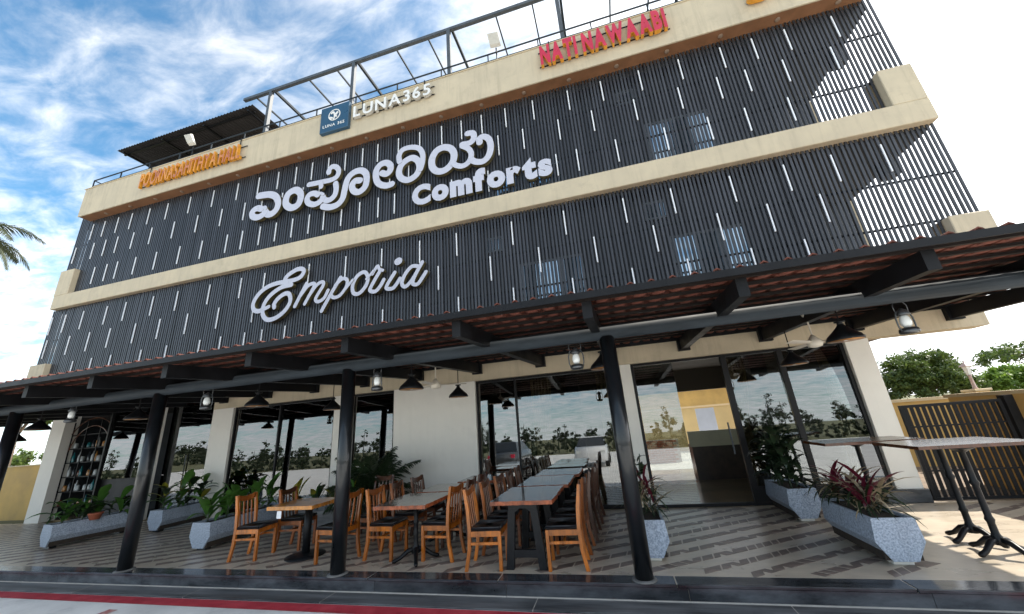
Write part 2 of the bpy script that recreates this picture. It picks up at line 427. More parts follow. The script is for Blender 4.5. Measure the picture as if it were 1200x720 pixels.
for i, (cx, cy, L) in enumerate(chips):
    if i < 300: inst('brown_floor_tile', chip_me[L], vf, (cx, cy, 0))
    else:
        P = chip_mb(L); rest.hexa([(a + cx, b + cy, -.006) for a, b in P], [(a + cx, b + cy, .0025) for a, b in P])
obj('brown_floor_tiles', rest, floor_dk, vf, kind='stuff')

# ------------------------------------------------------------------ building
WY = 7.97
XL, XR = -17.95, 6.66
bld = thing('restaurant_building', 'three storey restaurant building with beige bands and glazed ground floor behind the veranda', 'building', (-5.6, 8, 0))
# ground floor piers
for (a, b, z1) in ((-17.04, -16.42, 3.2), (-10.52, -9.83, 2.66), (-6.65, -6.17, 2.66), (-5.0, -2.96, 2.66), (.22, .43, 2.66), (4.2, 4.56, 2.66)):
    obj('pier', MB().box(a, b, WY, WY + .34, 0, z1), cream, bld)
obj('lintel_beam', MB().box(-10.52, 6.32, WY - .003, WY + .34, 2.662, 3.35), beige, bld)
obj('lintel_beam', MB().box(-17.9, -10.524, WY + .05, WY + .34, 3.2, 3.35), darkwall, bld)
obj('plinth_block', MB().box(4.0, 4.60, WY - .06, WY + .40, 0, .2, .01), granite_dark, bld)
obj('window_apron', MB().box(-6.168, -5.002, WY + .02, WY + .3, 0, .35), cream, bld)
# first and second floor core: dark wall behind the slats, slabs, balcony bay open at the right end
obj('upper_wall', MB().box(XL + .05, 4.62, 8.02, 8.3, 3.352, 10.0), darkwall, bld)
obj('bay_rear_wall', MB().box(4.624, 6.52, 10.3, 10.5, 3.352, 9.7), darkwall, bld)
obj('bay_side_wall', MB().box(4.55, 4.618, 8.302, 10.3, 3.352, 9.7), darkwall, bld)
obj('bay_edge_post', MB().box(6.522, 6.62, 10.26, 10.5, 3.352, 9.7), beige, bld)
for z0, z1 in ((3.0, 3.349), (6.45, 6.62), (9.72, 9.98)):
    obj('floor_slab', MB().box(XL + .1, 6.6, 7.74 if z0 > 3.1 else 8.32, 13.2, z0, z1), darkwall if z0 > 3.1 else interior_m, bld)
obj('bay_ceiling_beam', MB().box(6.3, 6.58, 8.6, 8.85, 9.3, 9.718), darkwall, bld)
obj('bay_ceiling_beam', MB().box(6.3, 6.58, 8.6, 8.85, 6.1, 6.448), darkwall, bld)
obj('rear_wall', MB().box(XL + .1, 6.5, 13.0, 13.2, 3.36, 9.7), beige, bld)
obj('parapet_fascia', MB().box(-17.5, 6.55, 7.3, 7.34, 9.9, 11.03, .006), beige, bld)
obj('parapet_coping', MB().box(-17.54, 6.59, 7.275, 7.56, 11.032, 11.06, .006), beige2, bld)
obj('parapet_soffit', MB().box(-17.48, 6.53, 7.342, 8.0, 9.905, 9.99), soffit_m, bld)
dl = MB().lathe([(.055, 0), (.055, -.012), (.04, -.014)], n=12)
dlm = mesh_of(dl, M('dull_downlight', (.26, .19, .14), .5), 'downlight', True)
for i in range(20): inst('soffit_downlight', dlm, bld, (-16.4 + i * 1.18, 7.50, 9.904))
obj('roof_slab', MB().box(-17.4, 6.5, 7.53, 13.2, 10.03, 10.2), interior_m, bld)
obj('storey_band', MB().box(-17.87, 6.66, 7.5, 7.98, 6.52, 7.0, .012), beige2, bld)
obj('band_end_bracket', MB().box(6.09, 6.66, 7.502, 7.98, 7.003, 7.88, .012), beige2, bld)
obj('band_end_bracket', MB().box(-17.9, -17.22, 7.502, 7.98, 7.003, 7.93, .012), beige2, bld)
obj('band_end_bracket', MB().box(6.09, 6.66, 7.502, 7.98, 3.4, 4.54, .012), beige2, bld)
obj('band_end_bracket', MB().box(-17.95, -17.22, 7.502, 7.98, 3.4, 4.63, .012), beige2, bld)
# first and second floor windows behind the slats
def upper_window(x0, x1, z0, z1, nm):
    w = obj('upper_window', MB().box(x0, x1, 7.99, 8.018, z0, z1), pane_blue, bld)
    f = MB(); f.box(x0 - .05, x0, 7.965, 8.017, z0 - .05, z1 + .05); f.box(x1, x1 + .05, 7.965, 8.017, z0 - .05, z1 + .05)
    f.box(x0, x1, 7.965, 8.017, z1, z1 + .05); f.box(x0, x1, 7.965, 8.017, z0 - .05, z0)
    for i in range(1, nm): xm = x0 + (x1 - x0) * i / nm; f.box(xm - .03, xm + .03, 7.96, 7.989, z0, z1)
    obj('frame', f, alu, w)
for a in ((-1.63, -.24, 3.85, 5.25, 3), (1.75, 3.14, 3.85, 5.27, 3), (1.75, 3.1, 7.05, 8.33, 3), (-2.25, -.42, 7.05, 7.87, 4)): upper_window(*a)
for a in ((-2.45, -2.1, 5.8, 6.1), (1.35, 1.75, 5.85, 6.2), (1.25, 1.6, 9.2, 9.5)): upper_window(*a, 1)
# ground-floor glazing
def tilted_pane(a, b, z0, z1):        # panes sit a touch out of plumb, tops leaning in
    f = lambda z: WY + .062 + .0205 * z
    return MB().hexa([(a, f(z0), z0), (b, f(z0), z0), (b, f(z0) + .008, z0), (a, f(z0) + .008, z0)], [(a, f(z1), z1), (b, f(z1), z1), (b, f(z1) + .008, z1), (a, f(z1) + .008, z1)])
def glazing(x0, x1, z0, z1, mulls, name='window'):
    w = obj(name, MB().box(x0 - .0, x0 + .035, WY + .06, WY + .12, z0, z1), frame_m, bld)
    f = MB(); f.box(x1 - .05, x1, WY + .06, WY + .12, z0, z1); f.box(x0 + .051, x1 - .051, WY + .06, WY + .12, z1 - .05, z1)
    f.box(x0 + .051, x1 - .051, WY + .06, WY + .12, z0, z0 + .07)
    obj('frame', f, frame_m, w)
    xs = [x0 + .05] + list(mulls) + [x1 - .05]
    for m in mulls: obj('mullion', MB().box(m - .018, m + .018, WY + .055, WY + .125, z0 + .072, z1 - .052), frame_m, w)
    for a, b in zip(xs[:-1], xs[1:]):
        obj('pane', tilted_pane(a + .022, b - .022, z0 + .072, z1 - .052), glass, w)
    return w
glazing(-9.82, -6.66, .0, 2.655, (-8.35,))
glazing(-6.16, -5.01, .36, 2.655, ())
glazing(-2.95, .21, .0, 2.655, (-2.05,))
# entrance: left fixed pane, open doorway, then two wide panes
ew = obj('entrance_frame', MB().box(.44, .49, WY + .06, WY + .12, 0, 2.655), frame_m, bld)
f = MB(); f.box(4.14, 4.19, WY + .06, WY + .12, 0, 2.655); f.box(.491, 4.139, WY + .06, WY + .12, 2.61, 2.655)
f.box(.491, 4.139, WY + .05, WY + .13, 0, .05)
f.box(2.12, 2.22, WY + .05, WY + .13, .051, 2.609); f.box(3.10, 3.19, WY + .05, WY + .13, .051, 2.609)
f.box(2.222, 3.098, WY + .062, WY + .118, .051, .30); f.box(3.192, 4.138, WY + .062, WY + .118, .051, .30)
obj('frame', f, frame_m, ew)
for a, b, z0 in ((.495, 1.24, .053), (2.225, 3.095, .302), (3.195, 4.135, .302)):
    obj('pane', tilted_pane(a, b, z0, 2.607), glass, ew)
f = MB().tube([(1.98, WY + .02, .85), (1.98, WY + .02, 1.4)], .014)
obj('handle_bar', f, galv, ew)
# interior shell
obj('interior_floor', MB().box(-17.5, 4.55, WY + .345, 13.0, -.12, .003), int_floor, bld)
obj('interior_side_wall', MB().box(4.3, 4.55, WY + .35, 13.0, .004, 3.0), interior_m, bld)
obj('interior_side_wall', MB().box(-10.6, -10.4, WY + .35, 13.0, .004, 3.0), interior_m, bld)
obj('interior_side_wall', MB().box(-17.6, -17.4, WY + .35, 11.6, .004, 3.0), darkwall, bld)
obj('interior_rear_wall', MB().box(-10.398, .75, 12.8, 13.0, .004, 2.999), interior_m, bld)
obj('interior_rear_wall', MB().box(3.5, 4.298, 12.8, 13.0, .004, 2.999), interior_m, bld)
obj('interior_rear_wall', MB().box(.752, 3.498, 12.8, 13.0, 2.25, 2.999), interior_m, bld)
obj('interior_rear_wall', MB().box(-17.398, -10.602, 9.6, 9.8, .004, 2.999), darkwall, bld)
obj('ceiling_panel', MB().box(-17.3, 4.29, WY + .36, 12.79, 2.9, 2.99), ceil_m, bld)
for cx in (-1.2, 3.3):
    obj('interior_column', MB().box(cx, cx + .35, 10.2, 10.55, .004, 2.898), darkwall, bld)
# left shop-like bay: glass front and dark panels
obj('dark_panel', MB().box(-14.5, -12.55, WY + .16, WY + .2, .0, 1.05), frame_m, bld)
lw = obj('window', MB().box(-14.56, -14.5, WY + .05, WY + .15, 0, 3.19), frame_m, bld)
obj('pane', tilted_pane(-14.49, -12.6, 1.06, 3.18), glass, lw)
obj('mullion', MB().box(-12.59, -12.45, WY + .05, WY + .15, 0, 3.19), cream, lw)
obj('pane', MB().box(-12.44, -10.53, WY + .3, WY + .308, .05, 3.18), glass, lw)
for zz_ in (1.0, 1.25):
    obj('door_pull', MB().tube([(-11.6, WY + .27, zz_ - .5), (-11.6, WY + .27, zz_ + .3)], .014), galv, lw)

# curtains behind the glass
def curtain(x0, x1, z0, z1, y, tie=.0, label=''):
    mb = MB(); n = 48; rows = 8; V = []; F = []
    for j in range(rows + 1):
        z = z0 + (z1 - z0) * j / rows
        pin = 1 - tie * math.exp(-((z - 1.2) / .6) ** 2)
        for i in range(n + 1):
            u = i / n; xx = x0 + (x1 - x0) * (u * pin + (1 - pin) * .1)
            V.append((xx, y + .035 * math.sin(u * 40 + .5 * math.sin(j * .9)), z))
    for j in range(rows):
        for i in range(n): a = j * (n + 1) + i; F.append((a, a + 1, a + n + 2, a + n + 1))
    mb.add(V, F)
    o = obj('curtain', mb, curtain_m, smooth=True); tag(o, label, 'curtain')
    m = o.modifiers.new('thick', 'SOLIDIFY'); m.thickness = .006
curtain(3.85, 4.15, .1, 2.6, 8.3, .15, 'brown curtain behind the right end of the entrance glass')
curtain(2.22, 2.6, .1, 2.6, 8.3, .5, 'tied brown curtain behind the entrance glass beside the door post')
curtain(-.3, .18, .1, 2.6, 8.3, .45, 'tied brown curtain behind the window next to the right veranda post')
curtain(-1.75, -1.3, .1, 2.6, 8.3, .4, 'tied brown curtain behind the middle of the window over the long table row')
curtain(-9.75, -9.4, .1, 2.6, 8.3, .1, 'pale brown curtain at the left end of the glass doors')
# counter and rear court seen through the doorway
ct = thing('reception_counter', 'pale topped reception counter inside the open doorway', 'counter', (2.4, 11.2, 0))
obj('counter_body', MB().box(1.75, 3.1, 10.9, 11.4, .004, .82), M('counter_wood', (.05, .03, .02), .4, .3, 5), ct)
obj('counter_front', MB().box(1.7, 3.15, 10.84, 10.898, .78, 1.15), M('cream_counter', (.60, .58, .42), .35, .05, 3), ct)
bw = thing('brick_wall', 'low red brick wall in the rear court seen through the doorway', 'wall', (1.2, 15.0, -.03))
obj('mortar_core', MB().box(-.4, 2.0, 15.02, 15.2, -.03, .74), mortar, bw)
bme = mesh_of(MB().box(-.105, .105, -.05, .05, -.032, .032, .004), brick_m, 'brick')
for r_ in range(10):
    for i in range(11):
        xx = -.3 + i * .222 + (r_ % 2) * .11
        if xx < 1.9: inst('brick', bme, bw, (xx, 15.03, .01 + r_ * .0745))
yb = thing('rear_wall', 'yellow boundary wall behind the brick wall in the rear court', 'wall', (2, 19, -.03))
obj('wall_panel', MB().box(-3, 9, 19, 19.2, -.03, 1.78), yellow_lt, yb)
obj('coping', MB().box(-3, 9, 18.95, 19.25, 1.782, 1.86), cap_m, yb)
yb = thing('rear_building', 'peach building far behind the rear court wall', 'building', (3, 30, GZ))
obj('wall', MB().box(-1, 12, 30, 34, GZ, 3.6), yellow, yb)
obj('roof', MB().box(-1.4, 12.4, 29.2, 34.4, 3.602, 3.75), batten_m, yb)
nb = thing('display_board', 'pale blue upright board standing in the rear court beyond the counter', 'board', (3.25, 16, -.03))
obj('panel_sheet', MB().box(2.95, 3.6, 16, 16.04, .5, 1.72), M('pale_blue_sheet', (.42, .48, .60), .5, .05, 3), nb)
for wx in (3.0, 3.5): obj('leg', MB().box(wx, wx + .05, 16.042, 16.08, -.03, 1.7), rail_m, nb)

# ------------------------------------------------------------------ slat screens
PITCH = .0835
UP = {9.70: [-17.15,-16.59,-15.9,-15.25,-14.39,-13.61,-12.54,-11.57,-10.59,-9.71,-9.02,-8.32,-7.74,-7.12,-6.54,-5.95,-5.5,-4.79,-4.13,-3.44,-2.9,-2.34,-1.62,-.86,.06,.88,1.77,2.69,3.6,4.28,4.96,5.88],
      8.88: [-17.73,-16.85,-16.21,-15.65,-14.9,-14.06,-13.06,-12.11,-11.06,-10.13,-9.45,-8.75,-8.0,-7.4,-6.2,-5.1,-4.45,-3.1,-1.91,-1.24,-.33,.56,1.51,2.55,3.35,3.99,4.73,5.6],
      7.87: [-17.32,-16.42,-15.87,-15.3,-14.5,-13.59,-12.58,-11.69,-10.62,-10.06,-9.41,-8.83,-8.26,-7.65,-7.15,-6.6,-5.98,-5.4,-4.87,-3.2,-2.2,-.5,.02,.96,2.01,2.94,3.74,4.54]}
LO = {6.28: [-17.8,-17.18,-16.32,-15.28,-14.39,-13.21,-12.28,-10.95,-9.8,-8.97,-7.49,-6.28,-5.22,-4.17,-3.11,-1.74,-.47,.84,1.9,3.07,4.0,4.86,5.67],
      5.48: [-17.76,-16.69,-15.71,-14.85,-13.76,-12.71,-11.62,-10.47,-9.25,-3.6,-2.34,-1.14,.15,1.36,2.59,3.53,4.45],
      4.60: [-16.15,-15.33,-14.49,-13.21,-12.25,-10.97,-10.24,-9.43,-8.79,-8.03,-7.27,-6.29,-5.17,-4.18,-3.15,-1.78,-.5,.82,1.9,3.05,3.97]}
def screen(label, z0, z1, rails, strips):
    t = thing('slat_screen', label, 'slat screen', (-5.6, 7.65, z0))
    me = mesh_of(MB().box(-.0245, .0245, -.011, .011, 0, z1 - z0, .004), slat_m, 'slat')
    n = int((XR - .03 - XL) / PITCH)
    for i in range(n + 1):
        o = inst('slat', me, t, (XL + .03 + i * PITCH + random.uniform(-.004, .004), 7.65 + random.uniform(-.004, .004), z0))
    for z in rails:
        obj('support_rail', MB().box(XL + .05, XR - .05, 7.668, 7.69, z - .02, z + .02), rail_m, t)
    sme = mesh_of(MB().box(-.0135, .0135, -.011, .011, -.62, 0, .003), white_m, 'light_strip')
    for zt, xs in strips.items():
        for xx in xs: inst('light_strip', sme, t, (XL + .03 + round((xx - XL - .03) / PITCH) * PITCH, 7.622, zt))
screen('dark grey vertical slat screen of the upper storey between parapet and band', 7.003, 10.15, (7.75, 8.95), UP)
screen('dark grey vertical slat screen of the middle storey between band and canopy', 3.36, 6.517, (4.55, 5.45), LO)

# ------------------------------------------------------------------ veranda canopy
can = thing('veranda_canopy', 'terracotta tiled veranda canopy on black posts along the building front', 'canopy', (-5.6, 4.75, 0))
CX0, CX1 = -20.4, 6.15
obj('main_beam', MB().tube([(CX0, 4.75, 2.68), (CX1 - .05, 4.75, 2.68)], .092, 14), steel, can, True)
for kx in range(6):
    px = .035 - 3.776 * kx
    p = obj('post', MB().lathe([(.094, .004), (.094, 2.62)], (px, 4.75, 0), 20), steel_pole, can, True)
    obj('base_ring', MB().lathe([(.13, .0045), (.125, .012), (.105, .018), (.0975, .02)], (px, 4.75, 0), 20), M('dusty_base', (.16, .16, .155), .8, .3, 9), p, True)
def zr(y): return 2.845 + (y - 3.7) * .0545          # underside of the tiles
for kx in range(18):
    xw = 5.87 - 1.456 * kx; xf = xw - .17
    b = [(xf - .05, 3.74, zr(3.74) - .215), (xf + .05, 3.74, zr(3.74) - .215), (xw + .06, WY - .004, zr(WY) - .25), (xw - .06, WY - .004, zr(WY) - .25)]
    tt = [(a[0], a[1], zr(a[1]) - .032) for a in b]
    obj('rafter', MB().hexa(b, tt), steel_raf, can)
    if -10.4 < xw: obj('bearing_plate', MB().box(xw - .11, xw + .11, WY - .09, WY - .0045, 2.80, 3.045), steel_raf, can)
TW, TL = .197, .36
prof = [(0, 0), (.018, .028), (.045, .042), (.072, .028), (.09, 0.004), (.145, -.004), (TW + .01, .002)]
def tile_mb(x=0, y=0, z=0):
    mb = MB(); V = []; n = len(prof)
    for yy, dz in ((0, 0.016), (TL, TL * .0545)):
        for px, pz in prof: V.append((x + px, y + yy, z + dz + pz))
        for px, pz in prof: V.append((x + px, y + yy, z + dz + pz + .013))
    F = []
    for i in range(n - 1):
        F.append((i, i + 1, 2 * n + i + 1, 2 * n + i)[::-1][::-1]); F.append((n + i, 3 * n + i, 3 * n + i + 1, n + i + 1))
        F.append((i, n + i, n + i + 1, i + 1)); F.append((2 * n + i, 2 * n + i + 1, 3 * n + i + 1, 3 * n + i))
    F.append((0, 2 * n, 3 * n, n)); F.append((n - 1, 2 * n - 1, 4 * n - 1, 3 * n - 1))
    mb.add(V, F); return mb
tme = mesh_of(tile_mb(), terra, 'roof_tile')
ntile = int((CX1 - CX0) / TW); rest = MB()
cands = []
for c in range(13):
    y = 3.62 + c * .33
    if c < 12: obj('tile_batten', MB().box(CX0, CX1, y + .11, y + .15, zr(y + .11) - .03, zr(y + .11) - .001), batten_m, can)
    for i in range(ntile): cands.append((CX0 + i * TW, y, zr(y)))
cands.sort(key=lambda p: (p[1] > 4.3, abs(p[0] + .5)))
for i, (a, b, c) in enumerate(cands):
    j = random.uniform(-.004, .004)
    if i < 290: inst('roof_tile', tme, can, (a, b + j, c))
    else:
        m = tile_mb(a, b + j, c); rest.add(m.v, m.f)
obj('roof_tiles', rest, terra, can, kind='stuff')
obj('eaves_flashing', MB().box(CX0, CX1, 3.598, 3.612, zr(3.6) - .035, zr(3.6) + .036), steel_raf, can)
obj('wall_ledger', MB().box(-10.5, CX1, WY - .06, WY - .005, zr(WY) - .06, zr(WY) + .16), steel_raf, can)

# ------------------------------------------------------------------ signs
def spline(pts, closed, n=6):
    P = [np.array(p, float) for p in pts]; out = []
    m = len(P); rngi = range(m if closed else m - 1)
    for i in rngi:
        if closed: p0, p1, p2, p3 = P[i - 1], P[i], P[(i + 1) % m], P[(i + 2) % m]
        else: p0, p1, p2, p3 = P[max(i - 1, 0)], P[i], P[i + 1], P[min(i + 2, m - 1)]
        for k in range(n):
            t = k / n
            out.append(.5 * (2 * p1 + (p2 - p0) * t + (2 * p0 - 5 * p1 + 4 * p2 - p3) * t * t + (3 * p1 - p0 - 3 * p2 + p3) * t ** 3))
    if not closed: out.append(P[-1])
    return out
def strokes_mb(strokes, y_front, y_back, wf=1.0):
    """channel letters: every stroke is a swept ribbon with real depth; face = material 0, returns = material 1"""
    mb = MB(); lift = 0
    for closed, pts in strokes:
        pts = [(a, b, c * wf) for a, b, c in pts]
        Q = spline(pts, closed); n = len(Q); L = []; Rr = []
        for i in range(n):
            a = Q[(i - 1) % n] if closed else Q[max(i - 1, 0)]; b = Q[(i + 1) % n] if closed else Q[min(i + 1, n - 1)]
            d = b[:2] - a[:2]; d = d / (np.hypot(*d) + 1e-9); nn = np.array([-d[1], d[0]])
            L.append(Q[i][:2] + nn * Q[i][2]); Rr.append(Q[i][:2] - nn * Q[i][2])
        V = []; F0 = []; F1 = []
        for i in range(n):
            yf = y_front - lift - .004 * (i / n if not closed else 0); V += [(L[i][0], yf, L[i][1]), (Rr[i][0], yf, Rr[i][1]), (L[i][0], y_back, L[i][1]), (Rr[i][0], y_back, Rr[i][1])]
        for i in range(n if closed else n - 1):
            a, b = 4 * i, 4 * ((i + 1) % n)
            F0.append((a, a + 1, b + 1, b)); F1.append((a, b, b + 2, a + 2)); F1.append((a + 1, a + 3, b + 3, b + 1)); F1.append((a + 2, b + 2, b + 3, a + 3))
        mb.cur = 0; o = len(mb.v); mb.add(V, F0); mb.cur = 1; mb.add([], [])
        for f in F1: mb.f.append(tuple(i + o for i in f)); mb.mi.append(1)
        if not closed:          # round ends
            for i, sgn in ((0, -1), (n - 1, 1)):
                c = Q[i][:2]; r = Q[i][2]; v0 = L[i] - c; yf = y_front - lift - .004 * i / n - .0004
                A = [c + (np.array([[math.cos(t), -math.sin(t)], [math.sin(t), math.cos(t)]]) @ v0) for t in np.linspace(0, -sgn * math.pi, 7)]
                V = [(p[0], yf, p[1]) for p in A] + [(p[0], y_back, p[1]) for p in A]
                mb.cur = 0; mb.add(V, [tuple(range(7))]); o = len(mb.v) - 14
                for q in range(6): mb.f.append((o + q, o + q + 7, o + q + 8, o + q + 1)); mb.mi.append(1)
        lift += .0055
    mb.cur = 0
    return mb
def glyph(ch, height, depth, bold=0.0, xs=1.0):
    cu = bpy.data.curves.new('g', 'FONT'); cu.body = ch; cu.extrude = .5; cu.offset = bold; cu.resolution_u = 4
    o = bpy.data.objects.new('g', cu); COL.objects.link(o)
    dg = bpy.context.evaluated_depsgraph_get(); me = bpy.data.meshes.new_from_object(o.evaluated_get(dg))
    V = np.array([v.co[:] for v in me.vertices]); F = [tuple(p.vertices) for p in me.polygons]; NZ = [p.normal.z for p in me.polygons]
    bpy.data.objects.remove(o); bpy.data.curves.remove(cu); bpy.data.meshes.remove(me)
    return V, F, NZ
def text_sign(parent, text, x0, x1, z0, z1, y_front, depth, face, side, bold=0.0, gap=.08, space=.35, first=1.0, name='letter'):
    G = []; adv = 0
    hmax = None
    ref = glyph('H', 1, 1, bold)[0]; rb, rt = ref[:, 1].min(), ref[:, 1].max()
    for ch in text:
        if ch == ' ': adv += space; G.append(None); continue
        V, F, NZ = glyph(ch, 1, 1, bold)
        if not G: V = V * np.array([first, first, 1])
        w = V[:, 0].max() - V[:, 0].min()
        G.append((V, F, NZ, adv - V[:, 0].min())); adv += w + gap
    adv -= gap
    sx = (x1 - x0) / adv; sz = (z1 - z0) / (rt - rb)
    for g in G:
        if g is None: continue
        V, F, NZ, off = g; mb = MB()
        W_ = [((v[0] + off) * sx + x0, y_front + depth * .5 - v[2] * depth, (v[1] - rb) * sz + z0) for v in V]
        for f, nz in zip(F, NZ):
            mb.f.append(f); mb.mi.append(0 if nz > .5 else 1)
        mb.v = W_
        obj(name, mb, [face, side], parent)
KANNADA = {'l1': [(False, [(-9.505, 8.888, 0.128), (-9.287, 8.868, 0.127), (-9.039, 8.816, 0.126), (-8.836, 8.685, 0.124), (-8.722, 8.468, 0.122), (-8.74, 8.267, 0.121), (-8.87, 8.134, 0.121), (-9.052, 8.138, 0.122), (-9.172, 8.273, 0.123), (-9.218, 8.363, 0.124)]), (False, [(-9.166, 8.233, 0.112), (-9.248, 8.155, 0.112), (-9.421, 8.117, 0.113), (-9.603, 8.189, 0.114), (-9.659, 8.33, 0.115), (-9.578, 8.419, 0.115), (-9.442, 8.436, 0.115), (-9.327, 8.384, 0.114)]), (False, [(-9.334, 8.43, 0.049), (-9.223, 8.393, 0.049), (-9.141, 8.344, 0.048)])], 'l2': [(True, [(-8.131, 8.744, 0.127), (-7.952, 8.599, 0.125), (-7.918, 8.391, 0.124), (-7.995, 8.203, 0.123), (-8.2, 8.157, 0.124), (-8.4, 8.292, 0.125), (-8.447, 8.499, 0.127), (-8.36, 8.693, 0.127)])], 'l3': [(False, [(-7.665, 8.81, 0.094), (-7.226, 8.783, 0.092), (-6.884, 8.77, 0.091), (-6.706, 8.839, 0.091), (-6.662, 9.013, 0.091), (-6.752, 9.167, 0.092), (-6.912, 9.222, 0.093), (-7.001, 9.107, 0.093), (-6.995, 9.046, 0.093)]), (False, [(-7.243, 8.758, 0.087), (-7.22, 8.616, 0.086)]), (False, [(-6.725, 8.592, 0.1), (-6.69, 8.392, 0.099), (-6.731, 8.189, 0.098), (-6.883, 8.087, 0.098), (-7.039, 8.125, 0.099), (-7.128, 8.256, 0.1)]), (False, [(-7.124, 8.217, 0.099), (-7.209, 8.097, 0.099), (-7.409, 8.061, 0.1), (-7.605, 8.165, 0.101), (-7.661, 8.323, 0.102), (-7.575, 8.436, 0.102), (-7.407, 8.432, 0.101), (-7.302, 8.357, 0.101)]), (False, [(-7.307, 8.406, 0.05), (-7.187, 8.376, 0.05), (-7.105, 8.317, 0.05)]), (False, [(-7.072, 7.913, 0.112), (-6.828, 7.827, 0.111), (-6.582, 7.859, 0.11), (-6.436, 8.022, 0.11), (-6.383, 8.312, 0.112), (-6.311, 8.626, 0.113), (-6.124, 8.787, 0.113), (-5.891, 8.791, 0.112), (-5.727, 8.65, 0.111), (-5.688, 8.412, 0.109), (-5.741, 8.193, 0.109), (-5.917, 8.09, 0.109), (-6.086, 8.171, 0.11), (-6.153, 8.356, 0.111), (-6.059, 8.483, 0.111), (-5.901, 8.46, 0.111)])], 'l4': [(False, [(-4.911, 8.105, 0.105), (-5.095, 8.098, 0.105), (-5.311, 8.219, 0.107), (-5.408, 8.422, 0.108), (-5.409, 8.677, 0.11), (-5.289, 8.834, 0.11), (-5.109, 8.85, 0.109), (-4.972, 8.725, 0.108), (-4.976, 8.557, 0.107), (-5.089, 8.476, 0.107), (-5.224, 8.541, 0.108)])], 'l5': [(True, [(-4.332, 8.788, 0.106), (-4.142, 8.649, 0.105), (-4.083, 8.411, 0.103), (-4.184, 8.192, 0.102), (-4.42, 8.102, 0.103), (-4.636, 8.224, 0.104), (-4.701, 8.444, 0.106), (-4.6, 8.677, 0.107)]), (False, [(-4.69, 8.768, 0.089), (-4.702, 8.981, 0.09), (-4.581, 9.138, 0.09), (-4.335, 9.141, 0.089), (-4.1, 9.033, 0.088), (-3.989, 8.82, 0.087), (-3.989, 8.55, 0.086), (-4.049, 8.337, 0.085)])], 'l6': [(True, [(-3.369, 8.852, 0.112), (-3.162, 8.743, 0.11), (-3.078, 8.526, 0.109), (-3.142, 8.282, 0.108), (-3.34, 8.123, 0.108), (-3.56, 8.139, 0.108), (-3.706, 8.314, 0.11), (-3.711, 8.581, 0.112), (-3.583, 8.794, 0.112)]), (False, [(-2.677, 9.088, 0.097), (-2.525, 9.049, 0.096), (-2.51, 8.868, 0.095), (-2.626, 8.766, 0.095), (-2.835, 8.774, 0.096)]), (False, [(-2.837, 8.728, 0.087), (-2.659, 8.574, 0.086), (-2.596, 8.376, 0.085), (-2.676, 8.176, 0.084), (-2.837, 8.097, 0.084), (-3.002, 8.153, 0.085), (-3.111, 8.255, 0.086)]), (False, [(-2.618, 8.239, 0.097), (-2.483, 8.121, 0.096), (-2.283, 8.082, 0.095), (-2.13, 8.213, 0.095), (-2.061, 8.459, 0.096), (-2.1, 8.714, 0.097), (-2.234, 8.838, 0.098), (-2.346, 8.799, 0.099), (-2.352, 8.682, 0.098)])]}
